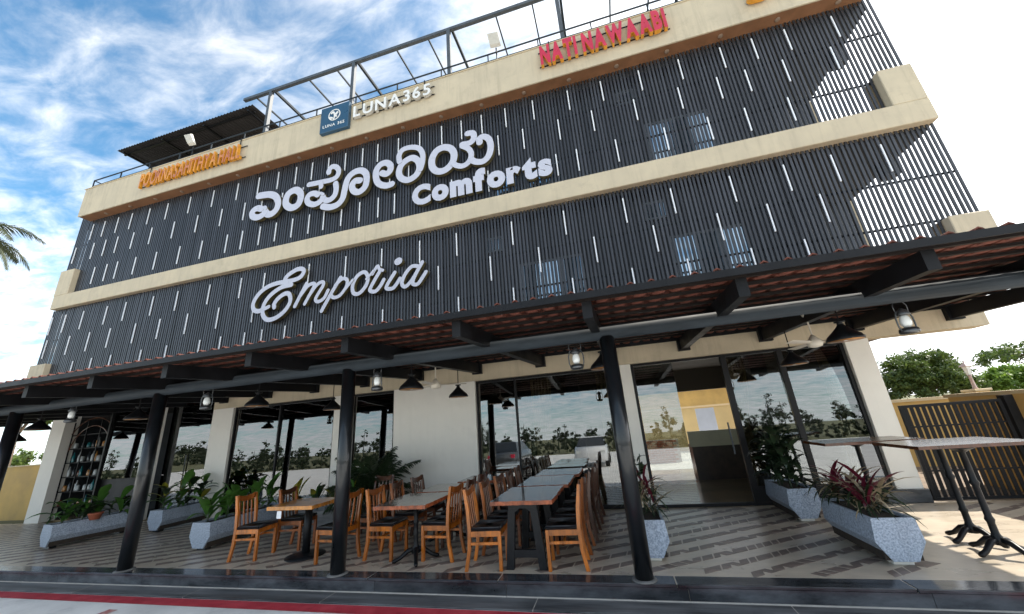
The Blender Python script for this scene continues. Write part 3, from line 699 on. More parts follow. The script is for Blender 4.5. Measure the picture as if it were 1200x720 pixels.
SCRIPT = {'e1': [(False, [(-8.17, 5.765, 0.056), (-8.073, 5.969, 0.056), (-7.8, 6.104, 0.056), (-7.605, 6.105, 0.055), (-7.523, 6.007, 0.055), (-7.628, 5.861, 0.055), (-7.877, 5.814, 0.055), (-8.168, 5.829, 0.056)]), (False, [(-8.05, 5.799, 0.055), (-8.376, 5.819, 0.056), (-8.725, 5.75, 0.057), (-8.985, 5.573, 0.057), (-9.106, 5.336, 0.056), (-9.043, 5.155, 0.056), (-8.864, 5.092, 0.055), (-8.736, 5.143, 0.055)]), (False, [(-7.882, 5.687, 0.055), (-8.219, 5.663, 0.055), (-8.548, 5.491, 0.056), (-8.722, 5.257, 0.055), (-8.722, 4.99, 0.055), (-8.549, 4.806, 0.054), (-8.283, 4.811, 0.053), (-8.011, 4.961, 0.053), (-7.859, 5.191, 0.053), (-7.908, 5.412, 0.054), (-8.067, 5.457, 0.055), (-8.269, 5.355, 0.055), (-8.373, 5.22, 0.055), (-8.359, 5.12, 0.054)]), (False, [(-8.701, 5.12, 0.045), (-8.541, 5.166, 0.045)])], 'e2': [(False, [(-7.702, 5.053, 0.048), (-7.564, 5.32, 0.048), (-7.391, 5.638, 0.049)]), (False, [(-7.562, 5.302, 0.043), (-7.342, 5.558, 0.044), (-7.148, 5.595, 0.043), (-7.165, 5.465, 0.043), (-7.387, 5.064, 0.043)]), (False, [(-7.28, 5.255, 0.043), (-7.063, 5.527, 0.043), (-6.884, 5.593, 0.043), (-6.854, 5.482, 0.043), (-7.046, 5.165, 0.042), (-6.968, 5.057, 0.042), (-6.792, 5.123, 0.042), (-6.685, 5.322, 0.042)])], 'e3': [(False, [(-6.847, 4.791, 0.046), (-6.608, 5.196, 0.046), (-6.338, 5.62, 0.047)]), (False, [(-6.475, 5.434, 0.042), (-6.277, 5.574, 0.042), (-6.132, 5.513, 0.042), (-6.147, 5.325, 0.041), (-6.31, 5.13, 0.041), (-6.495, 5.092, 0.041), (-6.587, 5.176, 0.042)]), (False, [(-6.266, 5.165, 0.032), (-6.127, 5.304, 0.032), (-5.962, 5.483, 0.032)])], 'e4': [(True, [(-5.721, 5.639, 0.046), (-5.872, 5.536, 0.046), (-5.961, 5.327, 0.045), (-5.921, 5.125, 0.045), (-5.754, 5.088, 0.044), (-5.573, 5.26, 0.045), (-5.519, 5.464, 0.045), (-5.6, 5.626, 0.045)]), (False, [(-5.564, 5.438, 0.029), (-5.459, 5.531, 0.029), (-5.372, 5.627, 0.029)])], 'e5': [(False, [(-5.396, 5.545, 0.036), (-5.259, 5.745, 0.036), (-5.201, 5.647, 0.036), (-5.101, 5.594, 0.036)]), (False, [(-5.19, 5.567, 0.045), (-5.384, 5.261, 0.044), (-5.44, 5.111, 0.044), (-5.286, 5.06, 0.044), (-5.149, 5.179, 0.044), (-5.056, 5.33, 0.044)])], 'e6': [(False, [(-4.761, 5.472, 0.044), (-4.955, 5.187, 0.043), (-4.969, 5.081, 0.043), (-4.803, 5.061, 0.043), (-4.693, 5.166, 0.043), (-4.609, 5.284, 0.043)]), (False, [(-4.679, 5.751, 0.084), (-4.644, 5.761, 0.084)])], 'e7': [(False, [(-4.105, 5.518, 0.043), (-4.293, 5.545, 0.043), (-4.472, 5.368, 0.043), (-4.555, 5.15, 0.043), (-4.459, 5.043, 0.042), (-4.282, 5.185, 0.042), (-4.114, 5.436, 0.042)]), (False, [(-4.003, 5.608, 0.043), (-4.207, 5.27, 0.042), (-4.256, 5.09, 0.042), (-4.13, 5.051, 0.042), (-4.013, 5.178, 0.042), (-3.904, 5.33, 0.042)])]}
sg = thing('facade_sign', 'large white raised Kannada lettering with Comforts beneath it on the upper storey', 'sign', (-6, 7.6, 7.1))
for key in KANNADA: obj('letter', strokes_mb(KANNADA[key], 7.50, 7.598, .9), [sign_face, sign_side], sg)
text_sign(sg, 'Comforts', -4.30, -.58, 7.24, 7.90, 7.50, .1, sign_face, sign_side, bold=.068, gap=.04, first=.92)
sg = thing('facade_sign', 'white script lettering reading Emporia on the middle storey slats', 'sign', (-6.5, 7.6, 4.9))
for key in SCRIPT: obj('letter', strokes_mb(SCRIPT[key], 7.50, 7.60, 1.15), [sign_face, sign_side], sg)
def rails(sg, x0, x1, z0, z1):
    for z in (z0, z1): obj('mounting_rail', MB().box(x0, x1, 7.262, 7.28, z - .012, z + .012), rail_m, sg)
    n = max(2, int((x1 - x0) / 1.6))
    for i in range(n):
        xx = x0 + .3 + (x1 - x0 - .6) * i / max(1, n - 1)
        obj('mounting_strap', MB().box(xx - .012, xx + .012, 7.258, 7.274, z1 + .013, 11.1), rail_m, sg)
sg = thing('fascia_sign', 'orange condensed letters reading POORNASAHITHYA HALL on the left of the parapet', 'sign', (-12.3, 7.27, 10.2))
text_sign(sg, 'POORNASAHITHYA HALL', -14.42, -10.12, 10.22, 10.78, 7.16, .09, letter_orange, letter_side2, bold=.02, gap=.10, space=.22)
rails(sg, -14.5, -10.0, 10.3, 10.72)
sg = thing('fascia_sign', 'crimson letters with amber sides reading NATI NAWAABI on the parapet', 'sign', (1, 7.27, 10.2))
text_sign(sg, 'NATI NAWAABI', -.5, 2.53, 10.23, 10.86, 7.14, .11, letter_red, letter_yel, bold=.055, gap=.09, space=.30)
rails(sg, -.55, 2.6, 10.3, 10.78)
sg = thing('fascia_sign', 'off white letters reading LUNA365 on the parapet beside the navy board', 'sign', (-4.8, 7.27, 10.4))
text_sign(sg, 'LUNA365', -6.03, -3.58, 10.44, 10.83, 7.17, .09, letter_white, lightbox, bold=.02, gap=.16)
rails(sg, -6.1, -3.5, 10.5, 10.78)
sg = thing('logo_board', 'square navy board with round white emblem and LUNA 365 lettering', 'sign', (-6.7, 7.2, 10.2))
obj('board', MB().box(-7.17, -6.2, 7.18, 7.298, 10.2, 11.13, .01), navy, sg)
ringp = [(-6.685 + .19 * math.cos(a), 10.76 + .19 * math.sin(a), .014) for a in np.linspace(0, 2 * math.pi, 15)[:-1]]
obj('emblem_ring', strokes_mb([(True, ringp)], 7.17, 7.179), [letter_white, letter_white], sg)
obj('emblem', strokes_mb([(False, [(-6.70, 10.60, .02), (-6.67, 10.74, .022), (-6.72, 10.86, .03), (-6.78, 10.84, .03)]),
                          (False, [(-6.68, 10.7, .02), (-6.61, 10.78, .035), (-6.58, 10.82, .03)]),
                          (False, [(-6.82, 10.68, .03), (-6.77, 10.66, .035), (-6.73, 10.64, .02)]),
                          (False, [(-6.62, 10.66, .015), (-6.60, 10.68, .02)])], 7.172, 7.179), [letter_white, letter_white], sg)
text_sign(sg, 'LUNA 365', -7.06, -6.32, 10.36, 10.46, 7.173, .006, letter_white, letter_white, bold=.01, gap=.16, space=.4)
sg = thing('fascia_sign', 'white rounded letter with orange sides cut by the top right frame edge', 'sign', (4.5, 7.27, 10.2))
obj('letter', strokes_mb([(False, [(4.33, 10.36, .09), (4.55, 10.36, .09), (4.72, 10.48, .09), (4.70, 10.66, .09), (4.5, 10.72, .09), (4.4, 10.86, .09), (4.55, 10.98, .09), (4.72, 10.95, .09)])], 7.12, 7.25), [sign_face, letter_yel], sg)

# ------------------------------------------------------------------ roof-top items
rr = thing('parapet_railing', 'thin dark steel railing running along the parapet top', 'railing', (-6, 7.45, 11.06))
obj('top_rail', MB().tube([(-17.45, 7.42, 11.5), (6.5, 7.42, 11.5)], .022, 6), steel, rr)
obj('lower_rail', MB().tube([(-17.45, 7.42, 11.24), (6.5, 7.42, 11.24)], .02, 6), steel, rr)
for i in range(18): obj('post', MB().box(-17.45 + i * 1.41 - .015, -17.45 + i * 1.41 + .015, 7.405, 7.435, 11.061, 11.5), steel, rr)
obj('corner_rail', MB().tube([(-17.45, 7.42, 11.5), (-17.45, 12.5, 11.5)], .022, 6), steel, rr)
pg = thing('roof_pergola', 'open steel pergola frame standing on the roof behind the railing', 'pergola', (-5, 9, 10.2))
obj('front_chord', MB().bar((-12.1, 8.4, 14.45), (6.2, 8.4, 14.45), .11, .11), galv, pg)
for i in range(5):
    xx = -10.8 + 3.65 * i
    obj('post', MB().box(xx - .06, xx + .06, 8.34, 8.46, 10.2, 14.39), galv, pg)
    obj('rafter', MB().bar((xx + .12, 8.46, 14.44), (xx + .12, 14.5, 14.44), .08, .1), steel, pg)
for i in range(15):
    xx = -11.56 + 1.215 * i
    if i % 3 != 1: obj('purlin', MB().bar((xx, 8.46, 14.44), (xx, 14.5, 14.44), .045, .06), steel, pg)
sh = thing('roof_shed', 'dark corrugated roof shelter above the left end of the parapet', 'roof shelter', (-14.5, 9.5, 10.2))
mb = MB(); n = 96; V = []; F = []
for i in range(n + 1):
    xx = -17.9 + 6.85 * i / n; zz_ = 13.42 + .022 * math.cos(i * math.pi)
    V += [(xx, 7.95, zz_), (xx, 11.8, zz_ + .1), (xx, 7.95, zz_ + .012), (xx, 11.8, zz_ + .112)]
for i in range(n):
    a, b = 4 * i, 4 * i + 4; F += [(a, a + 1, b + 1, b), (a + 2, b + 2, b + 3, a + 3), (a, b, b + 2, a + 2), (a + 1, a + 3, b + 3, b + 1)]
mb.add(V, F); obj('corrugated_roof', mb, M('dark_roof_sheet', (.018, .016, .016), .6, .2, 3), sh)
for yy in (8.15, 9.4, 10.6): obj('purlin', MB().box(-17.8, -11.15, yy, yy + .06, 13.33, 13.39), rail_m, sh)
for xx in (-17.6, -15.5, -13.4, -11.3):
    obj('rafter', MB().box(xx, xx + .06, 7.99, 11.7, 13.26, 13.328), rail_m, sh)
    obj('post', MB().box(xx, xx + .08, 10.5, 10.58, 10.2, 13.259), rail_m, sh)
obj('rear_sheet', MB().box(-17.7, -11.2, 11.5, 11.53, 10.2, 13.25), M('dark_roof_sheet', (.04, .035, .034)), sh)
for xx, lab in ((-12.6, 'grey flood lamp on the railing above the orange lettering'), (-1.68, 'grey flood lamp on the railing left of the crimson lettering')):
    fl_ = thing('flood_lamp', lab, 'lamp', (xx, 7.35, 11.06), 'flood lamps on the parapet railing')
    obj('housing', MB().hexa([(xx - .15, 7.28, 11.66), (xx + .15, 7.28, 11.62), (xx + .15, 7.36, 11.58), (xx - .15, 7.36, 11.62)], [(xx - .17, 7.14, 11.90), (xx + .13, 7.14, 11.86), (xx + .13, 7.21, 11.90), (xx - .17, 7.21, 11.94)]), lightbox, fl_)
    obj('stem', MB().tube([(xx, 7.4, 11.06), (xx, 7.38, 11.6)], .02, 6), rail_m, fl_)

# ------------------------------------------------------------------ lanterns, pendants, fans
def lantern():
    t = thing('hanging_lantern', '', 'lantern', (0, 0, 0), 'lanterns hanging from the canopy beam')
    obj('fuel_tank', MB().lathe([(.03, -.30), (.085, -.295), (.095, -.27), (.085, -.235), (.045, -.22)], n=16), lamp_metal, t, True)
    obj('glass_globe', MB().lathe([(.03, -.218), (.05, -.19), (.055, -.15), (.046, -.10), (.03, -.075)], n=16), lamp_glass, t, True)
    obj('cap', MB().lathe([(.06, -.074), (.072, -.06), (.045, -.03), (.05, -.015), (.02, .01), (.01, .02)], n=16), lamp_metal, t, True)
    obj('mantle', MB().lathe([(.012, -.2), (.02, -.17), (.018, -.12), (.006, -.10)], n=10), lamp_glass, t, True)
    for s in (-1, 1): obj('side_tube', MB().tube([(s * .085, 0, -.27), (s * .105, 0, -.2), (s * .105, 0, -.1), (s * .08, 0, -.03), (s * .03, 0, -.01)], .009, 6), lamp_metal, t, True)
    obj('bail_handle', MB().tube([(-.08, 0, -.04), (-.09, 0, .05), (-.04, 0, .12), (.04, 0, .12), (.09, 0, .05), (.08, 0, -.04)], .005, 5), lamp_metal, t, True)
    obj('hook', MB().tube([(0, 0, .115), (0, 0, .15), (0, .01, .19)], .007, 5), lamp_metal, t)
    return t
L0 = lantern()
for i, (xx, zz_, lab) in enumerate(((-9.68, 2.52, 'hurricane lantern hanging in front of the bottle shelves'), (-6.45, 2.48, 'hurricane lantern hanging left of the glass doors'),
        (-3.26, 2.48, 'hurricane lantern hanging just right of the middle front post'), (-.38, 2.47, 'hurricane lantern hanging just left of the front post beside the entrance'), (3.10, 2.46, 'largest hurricane lantern, hanging under the right end of the canopy beam'))):
    o = L0 if i == 0 else copy_tree(L0); o.location = (xx, 4.75, zz_ + .05); o['label'] = lab; o.rotation_euler.z = .3 * math.sin(i * 2.1); o.scale = (.88, .88, .88)
def pendant(rod):
    t = thing('pendant_lamp', '', 'lamp', (0, 0, 0), 'black pendant lamps under the canopy')
    sh_ = obj('lamp_shade', MB().lathe([(.185, -.10), (.19, -.085), (.165, -.04), (.11, .01), (.06, .06), (.035, .09), (.03, .12), (.055, .125), (.055, .14), (.012, .145)], n=20), iron, t, True)
    obj('shade_lining', MB().lathe([(.178, -.1005), (.155, -.045), (.10, .0)], n=20), shade_in, sh_, True)
    obj('bulb', MB().lathe([(.01, -.05), (.035, -.06), (.04, -.085), (.02, -.105)], n=10), lamp_glass, t, True)
    obj('rod', MB().tube([(0, 0, .14), (0, 0, rod)], .008, 6), iron, t)
    return t
PN = ((-11.74, 5.3, 2.40, 'nearer black pendant lamp beyond the leftmost post'), (-8.9, 5.3, 2.40, 'black pendant lamp in the dark bay left of the glass doors'), (-6.02, 5.3, 2.40, 'black pendant lamp above the left edge of the glass doors'), (-3.02, 5.3, 2.40, 'black pendant lamp left of the ceiling fan over the white wall'), (-.06, 5.3, 2.40, 'black pendant lamp half hidden by the front post beside the entrance'), (2.81, 5.3, 2.42, 'black pendant lamp beside the right ceiling fan'))
PF = ((-16.07, 6.9, 2.35, 'farther black pendant lamp beyond the leftmost post'), (-5.8, 6.9, 2.35, 'smaller black pendant lamp right of the glass doors'), (-2.91, 6.9, 2.35, 'smaller black pendant lamp right of the ceiling fan over the white wall'), (2.87, 6.9, 2.33, 'smaller black pendant lamp in front of the entrance glass'))
for setp in (PN, PF):
    yy = setp[0][1]; P0 = pendant(zr(yy) - setp[0][2] + .01)
    for i, (a, b, c, lab) in enumerate(setp):
        o = P0 if i == 0 else copy_tree(P0); o.location = (a, b, c); o['label'] = lab
def fan():
    t = thing('ceiling_fan', '', 'fan', (0, 0, 0), 'ceiling fans under the canopy')
    obj('motor', MB().lathe([(.03, -.09), (.085, -.075), (.10, -.03), (.085, .01), (.045, .05), (.02, .09)], n=16), fan_m, t, True)
    obj('down_rod', MB().tube([(0, 0, .08), (0, 0, .36)], .011, 6), fan_m, t)
    obj('canopy_cup', MB().lathe([(.015, .33), (.05, .38), (.06, .42)], n=12), fan_m, t, True)
    for k in range(3):
        a = k * 2.0944 + .35; c, s = math.cos(a), math.sin(a); mb = MB()
        P = [(.09, -.03, 0), (.55, -.055, .0), (.56, .05, .02), (.09, .03, .02)]
        bt = [(p[0] * c - p[1] * s, p[0] * s + p[1] * c, p[2] - .03) for p in P]; tp = [(p[0], p[1], p[2] + .006) for p in bt]
        obj('blade', mb.hexa(bt, tp), fan_m, t)
    return t
F0 = fan()
for i, (xx, zz_, lab) in enumerate(((-3.0, 2.45, 'ivory ceiling fan in front of the white wall'), (2.86, 2.46, 'ivory ceiling fan in front of the right entrance pier'))):
    o = F0 if i == 0 else copy_tree(F0); o.location = (xx, 6.1, zz_); o['label'] = lab; o.rotation_euler.z = .25 + 1.1 * i

# ------------------------------------------------------------------ chairs and tables
def chair(m, mb_, nm='wooden_chair'):
    t = thing(nm, '', 'chair', (0, 0, 0))
    for s in (-1, 1):
        y = s * .185
        mb = MB(); mb.bar((.19, y, 0), (.19, y, .425), .038, .038); obj('front_leg', mb, m, t)
        mb = MB(); P = [(-.245, 0), (-.20, .22), (-.19, .44), (-.205, .66), (-.245, .905)]
        V = []
        for px, pz in P:
            w = .021 if pz < .8 else .017
            V += [(px - w, y - .017, pz), (px + w, y - .017, pz), (px + w, y + .017, pz), (px - w, y + .017, pz)]
        F = [(0, 3, 2, 1), tuple(range(16, 20))]
        for i in range(4):
            for k in range(4): F.append((4 * i + k, 4 * i + (k + 1) % 4, 4 * i + 4 + (k + 1) % 4, 4 * i + 4 + k))
        mb.add(V, F); obj('back_post', mb, m, t)
        obj('side_rail', MB().box(-.17, .17, y - .012, y + .012, .365, .425), m, t)
        obj('side_stretcher', MB().box(-.178, .17, y - .01, y + .01, .275, .305), m, t)
    obj('front_rail', MB().box(.178, .202, -.165, .165, .365, .425), m, t)
    obj('rear_rail', MB().box(-.20, -.178, -.167, .167, .365, .425), m, t)
    obj('cross_stretcher', MB().box(-.01, .012, -.174, .174, .278, .302), m, t)
    mb = MB(); P = []
    for k in range(9):                # crest rail, dipped in the middle, bowed backwards
        u = k / 8 * 2 - 1; yy = u * .167; P.append((-.232 - .018 * (1 - u * u), yy, .845 + .03 * u * u))
    V = []; F = []
    for (a, b, c) in P: V += [(a - .009, b, c - .042), (a + .009, b, c - .042), (a + .006, b, c + .035), (a - .012, b, c + .035)]
    for i in range(8):
        for k in range(4): F.append((4 * i + k, 4 * i + (k + 1) % 4, 4 * i + 4 + (k + 1) % 4, 4 * i + 4 + k))
    F += [(0, 3, 2, 1), (32, 33, 34, 35)]; mb.add(V, F); obj('crest_rail', mb, mb_, t)
    for k in range(4):
        yy = -.115 + k * .0767
        obj('back_slat', MB().bar((-.19, yy, .425), (-.222, yy, .62), .026, .012, up=(1, 0, 0)).bar((-.222, yy, .62), (-.243, yy, .805), .026, .012, up=(1, 0, 0)), mb_, t)
    me = MB(); me.box(-.18, .215, -.205, .205, .426, .468, .018); obj('seat', me, cushion, t, True)
    return t
CH = {'o': chair(wood, wood_mid_shade), 'd': chair(wood_dk_shade, wood_dk_shade), 'm': chair(wood_mid_shade, wood_dk_shade)}  # same varnished wood throughout; darker sets carry the shade farther back in the rows
used = set()
def put_chair(kind, x, y, rz, label, group):
    o = CH[kind] if kind not in used else copy_tree(CH[kind]); used.add(kind)
    o.location = (x, y, .0035); o.rotation_euler.z = rz; o['label'] = label; o['group'] = group
PI = math.pi
ORD = ('nearest', 'second', 'third', 'fourth', 'farthest'); ORD3 = ('nearest', 'middle', 'farthest')
gA = 'chairs along the long table row before the window'
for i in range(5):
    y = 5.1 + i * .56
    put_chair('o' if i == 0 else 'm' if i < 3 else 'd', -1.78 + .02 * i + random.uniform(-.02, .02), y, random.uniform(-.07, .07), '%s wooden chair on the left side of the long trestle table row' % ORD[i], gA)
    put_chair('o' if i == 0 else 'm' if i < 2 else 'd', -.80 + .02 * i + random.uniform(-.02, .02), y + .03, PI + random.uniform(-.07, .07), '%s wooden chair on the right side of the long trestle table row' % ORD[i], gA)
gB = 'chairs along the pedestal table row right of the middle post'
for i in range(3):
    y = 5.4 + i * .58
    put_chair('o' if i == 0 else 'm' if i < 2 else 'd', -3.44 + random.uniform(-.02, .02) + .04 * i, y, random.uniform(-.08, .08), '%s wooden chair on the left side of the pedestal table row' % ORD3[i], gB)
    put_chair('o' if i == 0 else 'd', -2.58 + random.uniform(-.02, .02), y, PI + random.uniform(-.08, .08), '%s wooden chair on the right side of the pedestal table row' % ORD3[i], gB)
gC = 'chairs at the honey wood table left of the middle post'
put_chair('o', -5.76, 5.34, .12, 'chair with orange frame at the far left, beside the granite planter', gC)
put_chair('m', -5.42, 5.82, .1, 'chair behind the honey wood table, next to the far left chair', gC)
put_chair('o', -4.16, 5.24, PI - .1, 'chair half hidden by the middle post, facing the honey wood table', gC)
put_chair('m', -3.98, 5.9, PI - .1, 'dark chair seen just right of the middle post with its back slats showing', gC)
put_chair('d', -4.55, 6.75, -PI / 2, 'dark chair in front of the palm near the white wall', gB)

def slab_top(x0, x1, y0, y1, z, th=.045, wav=.012):
    mb = MB(); n = 22; e = []
    for i in range(n + 1): e.append((x0 + (x1 - x0) * i / n, y0 + random.uniform(-wav, wav)))
    for i in range(1, n): e.append((x1 + random.uniform(-wav, wav), y0 + (y1 - y0) * i / n))
    for i in range(n + 1): e.append((x1 - (x1 - x0) * i / n, y1 + random.uniform(-wav, wav)))
    for i in range(1, n): e.append((x0 + random.uniform(-wav, wav), y1 - (y1 - y0) * i / n))
    m = len(e); mb.add([(a, b, z - th) for a, b in e] + [(a, b, z) for a, b in e], [])
    mb.f = [tuple(range(m))[::-1], tuple(range(m, 2 * m))] + [(i, (i + 1) % m, m + (i + 1) % m, m + i) for i in range(m)]
    mb.mi = [1, 0] + [1] * m
    return mb
def trestle(t, xc, y):
    mb = MB()
    out = [(-.25, 0), (-.17, .0), (-.155, .06)]
    for s in (-1, 1):
        mb.hexa([(xc + s * .25, y - .03, .004), (xc + s * .155, y - .03, .004), (xc + s * .155, y + .03, .004), (xc + s * .25, y + .03, .004)],
                [(xc + s * .19, y - .03, .62), (xc + s * .10, y - .03, .62), (xc + s * .10, y + .03, .62), (xc + s * .19, y + .03, .62)])
        mb.hexa([(xc + s * .19, y - .028, .62), (xc + s * .10, y - .028, .62), (xc + s * .10, y + .028, .62), (xc + s * .19, y + .028, .62)],
                [(xc + s * .18, y - .028, .66), (xc + s * .04, y - .028, .66), (xc + s * .04, y + .028, .66), (xc + s * .18, y + .028, .66)])
    mb.box(xc - .182, xc + .182, y - .029, y + .029, .661, .712); mb.box(xc - .152, xc + .152, y - .025, y + .025, .13, .21)
    obj('trestle_leg', mb, iron, t)
for i, (y0, y1, lab) in enumerate(((4.86, 5.9, 'nearest live edge trestle table of the row before the window'), (5.97, 6.97, 'second live edge trestle table of the row before the window'), (7.02, 7.88, 'farthest table of the row, against the window'))):
    x0 = -1.67 + .06 * i; t = thing('dining_table', lab, 'table', (x0 + .39, (y0 + y1) / 2, .0035), 'tables of the long row before the window')
    obj('table_top', slab_top(x0, x0 + .78, y0, y1, .762), [top_stone, top_edge], t)
    for yy in (y0 + .13, y1 - .13): trestle(t, x0 + .38, yy)
def pedestal(t, x, y, h, legs=4, r=.28, rot=.5):
    obj('column', MB().lathe([(.06, .1), (.05, .16), (.032, .2), (.03, .3), (.04, .33), (.03, .36), (.028, h * .62), (.042, h * .65), (.03, h * .68), (.028, h - .06), (.1, h - .02), (.14, h - .004)], (x, y, .0035), 14), iron, t, True)
    for k in range(legs):
        a = rot + 2 * PI * k / legs; c, s = math.cos(a), math.sin(a)
        pts = [(.02, .15), (r * .4, .13), (r * .75, .06), (r, .035), (r * 1.1, .03)]
        obj('claw_foot', MB().tube([(x + c * u, y + s * u, w) for u, w in pts], [.035, .03, .024, .026, .018], 7), iron, t, True)
for i, (x0, y0, x1, y1, lab) in enumerate(((-3.28, 4.78, -2.52, 5.7, 'dark topped pedestal table nearest the step, right of the middle post'), (-3.2, 5.78, -2.5, 6.55, 'second pedestal table behind the one nearest the step'), (-2.35 - .55, 6.72, -2.12, 7.5, 'pedestal table nearest the white wall'))):
    t = thing('dining_table', lab, 'table', ((x0 + x1) / 2, (y0 + y1) / 2, .0035), 'pedestal tables right of the middle post')
    obj('table_top', slab_top(x0, x1, y0, y1, .762), [top_stone, top_edge], t)
    pedestal(t, (x0 + x1) / 2, (y0 + y1) / 2, .72)
t = thing('dining_table', 'honey wood table on a round black base left of the middle post', 'table', (-4.9, 5.3, .0035))
obj('table_top', slab_top(-5.22, -4.42, 4.98, 5.62, .762, .05, .006), [top_orange, top_orange], t)
obj('column', MB().lathe([(.055, .02), (.055, .71)], (-4.86, 5.42, .0035), 14), iron, t, True)
obj('round_base', MB().lathe([(.28, .0), (.28, .012), (.2, .03), (.06, .045)], (-4.86, 5.42, .0035), 24), iron, t, True)
obj('table_marker', MB().box(-5.05, -4.97, 5.0, 5.004, .60, .70), white_m, t)
for (x0, x1, y0, y1, lab, feet) in ((3.14, 4.22, 5.34, 6.14, 'tall bar table nearest the camera at the right edge', ((3.62, 5.52), (3.70, 5.95))), (2.68, 3.80, 6.28, 6.92, 'tall bar table behind the one at the right edge', ((3.2, 6.62),))):
    t = thing('bar_table', lab, 'table', ((x0 + x1) / 2, (y0 + y1) / 2, .0035), 'tall bar tables at the right end of the veranda')
    obj('table_top', slab_top(x0, x1, y0, y1, 1.09, .035, .002), [top_bar, wood_dk_shade], t)
    for fx, fy in feet: pedestal(t, fx, fy, 1.05, 4, .25, .35)

# ------------------------------------------------------------------ planters and plants
def planter(x, y0, y1, label, w=.39, rz=0.0):
    t = thing('granite_planter', label, 'planter', (x, (y0 + y1) / 2, .0035), 'blue grey granite trough planters')
    h = .44
    out = [(-w * .48, h), (-w * .54, .22), (-w * .27, .045), (w * .27, .045), (w * .54, .22), (w * .48, h)]
    inn = [(-w * .41, h), (-w * .41, h - .07), (w * .41, h - .07), (w * .41, h)]
    poly = out + inn[::-1]
    L = (y1 - y0) / 2
    mb = MB(); yc = (y0 + y1) / 2
    # trough body: side panels along Y
    body = MB().prism_y([(x + a, b) for a, b in out[:3] + [(out[2][0] + .02, out[2][1] + .001), (inn[1][0] + .0, .22), inn[0]]], y0 + .021, y1 - .021)
    obj('side_panel', body, granite_lt, t)
    body = MB().prism_y([(x - a, b) for a, b in (out[:3] + [(out[2][0] + .02, out[2][1] + .001), (inn[1][0], .22), inn[0]])][::-1], y0 + .021, y1 - .021)
    obj('side_panel', body, granite_lt, t)
    for ya in (y0, y1 - .02): obj('end_panel', MB().prism_y([(x + a, b) for a, b in out], ya, ya + .02), granite_lt, t)
    obj('soil_bed', MB().box(x - w * .41 + .002, x + w * .41 - .002, y0 + .022, y1 - .022, .05, h - .03), soil, t)
    for ya in (y0 + .06, y1 - .16): obj('foot', MB().box(x - w * .22, x + w * .22, ya, ya + .1, .0035, .044), cream if x > 0 else steel_pole, t)
    t.rotation_euler.z = rz
    return t
planter(2.6, 5.18, 6.2, 'large granite planter with maroon plant beside the bar tables', .40, .0)
planter(2.47, 6.9, 7.8, 'granite planter with dark shrub in front of the entrance glass')
planter(.19, 5.25, 6.1, 'granite planter half hidden by the front post beside the entrance', .37)
planter(-7.25, 5.6, 7.2, 'granite planter with green plants beside the far left chair', .42)
planter(-11.28, 5.68, 6.95, 'granite planter farthest to the left, in front of the bottle shelves', .43, R(-9))
planter(-10.16, 6.8, 7.85, 'granite planter behind the second post from the left, by the dark doorway', .40)

def leaf_mesh(L, w, droop, curl=0.0, fold=.15, n=6, tipw=.05, base=.25, rise=1.0):
    """a blade that leaves the origin upwards/outwards along +X and droops"""
    V = []; F = []; px, pz = 0, 0; a = rise
    for i in range(n + 1):
        u = i / n; ww = w * (base + (1 - base) * math.sin(min(1, u * 1.15) * PI * .62)) * (1 - max(0, u - .55) ** 1.5 * 3.0) if u < 1 else w * tipw
        ww = max(ww, w * tipw)
        V += [(px, -ww / 2, pz + fold * ww), (px, 0, pz), (px, ww / 2, pz + fold * ww)]
        a -= droop / n; px += math.cos(a) * L / n; pz += math.sin(a) * L / n
    for i in range(n):
        b = 3 * i; F += [(b, b + 1, b + 4, b + 3), (b + 1, b + 2, b + 5, b + 4)]
    mb = MB(); mb.add(V, F); return mb
LIB = {}
def leaf_lib(key, mats, L, w, droop, rise, n=6, base=.25, fold=.15):
    LIB[key] = [mesh_of(leaf_mesh(L * s, w * (1.1 - .15 * k), droop * (.8 + .25 * k), 0, fold, n, .05, base, rise * (1.05 - .12 * k)), mats[k % len(mats)], 'leaf', True) for k, s in enumerate((1, .85, 1.1, .7))]
leaf_lib('broad', [leaf_green], .34, .105, 1.3, 1.25)
leaf_lib('yellow', [leaf_yel, leaf_yel, leaf_green], .30, .09, 1.1, 1.2)
leaf_lib('dark', [leaf_dark], .30, .115, 1.3, 1.0)
leaf_lib('strapred', [leaf_red, leaf_cream, leaf_dark, leaf_dark], .36, .032, 1.2, 1.15, base=.6)
leaf_lib('strapcream', [leaf_cream, leaf_dark, leaf_dark, leaf_cream], .36, .026, 1.3, 1.0, base=.6)
leaf_lib('big', [leaf_yel, leaf_green], .42, .16, .6, 1.45)
def plant(name, label, spots, keys, nleaf, h=.15, z=.415, scale=1.0, stem=leaf_dark, up=0.0):
    t = thing(name, label, 'plant', (spots[0][0], spots[0][1], z))
    for (x, y) in spots:
        obj('stem', MB().tube([(x, y, z - .01), (x + random.uniform(-.03, .03), y, z + h * .6), (x + random.uniform(-.04, .04), y, z + h * 1.3)], [.014, .011, .006], 6), stem, t)
        for k in range(nleaf):
            me = random.choice(LIB[random.choice(keys)])
            a = 2.4 * k + random.uniform(-.4, .4); zz_ = z + h * (.15 + 1.1 * k / nleaf) + random.uniform(-.02, .02)
            o = inst('leaf', me, t, (x + random.uniform(-.03, .03), y + random.uniform(-.03, .03), zz_), (random.uniform(-.25, .25), random.uniform(-.25, .15) - up * k / nleaf, a))
            s = scale * random.uniform(.75, 1.2); o.scale = (s, s, s)
    return t
plant('spider_lily', 'maroon and cream striped plant in the large right planter', [(2.52, 5.4), (2.7, 5.55), (2.55, 5.72), (2.66, 5.9), (2.54, 6.08)], ['strapred', 'strapcream'], 34, .17, scale=1.3)
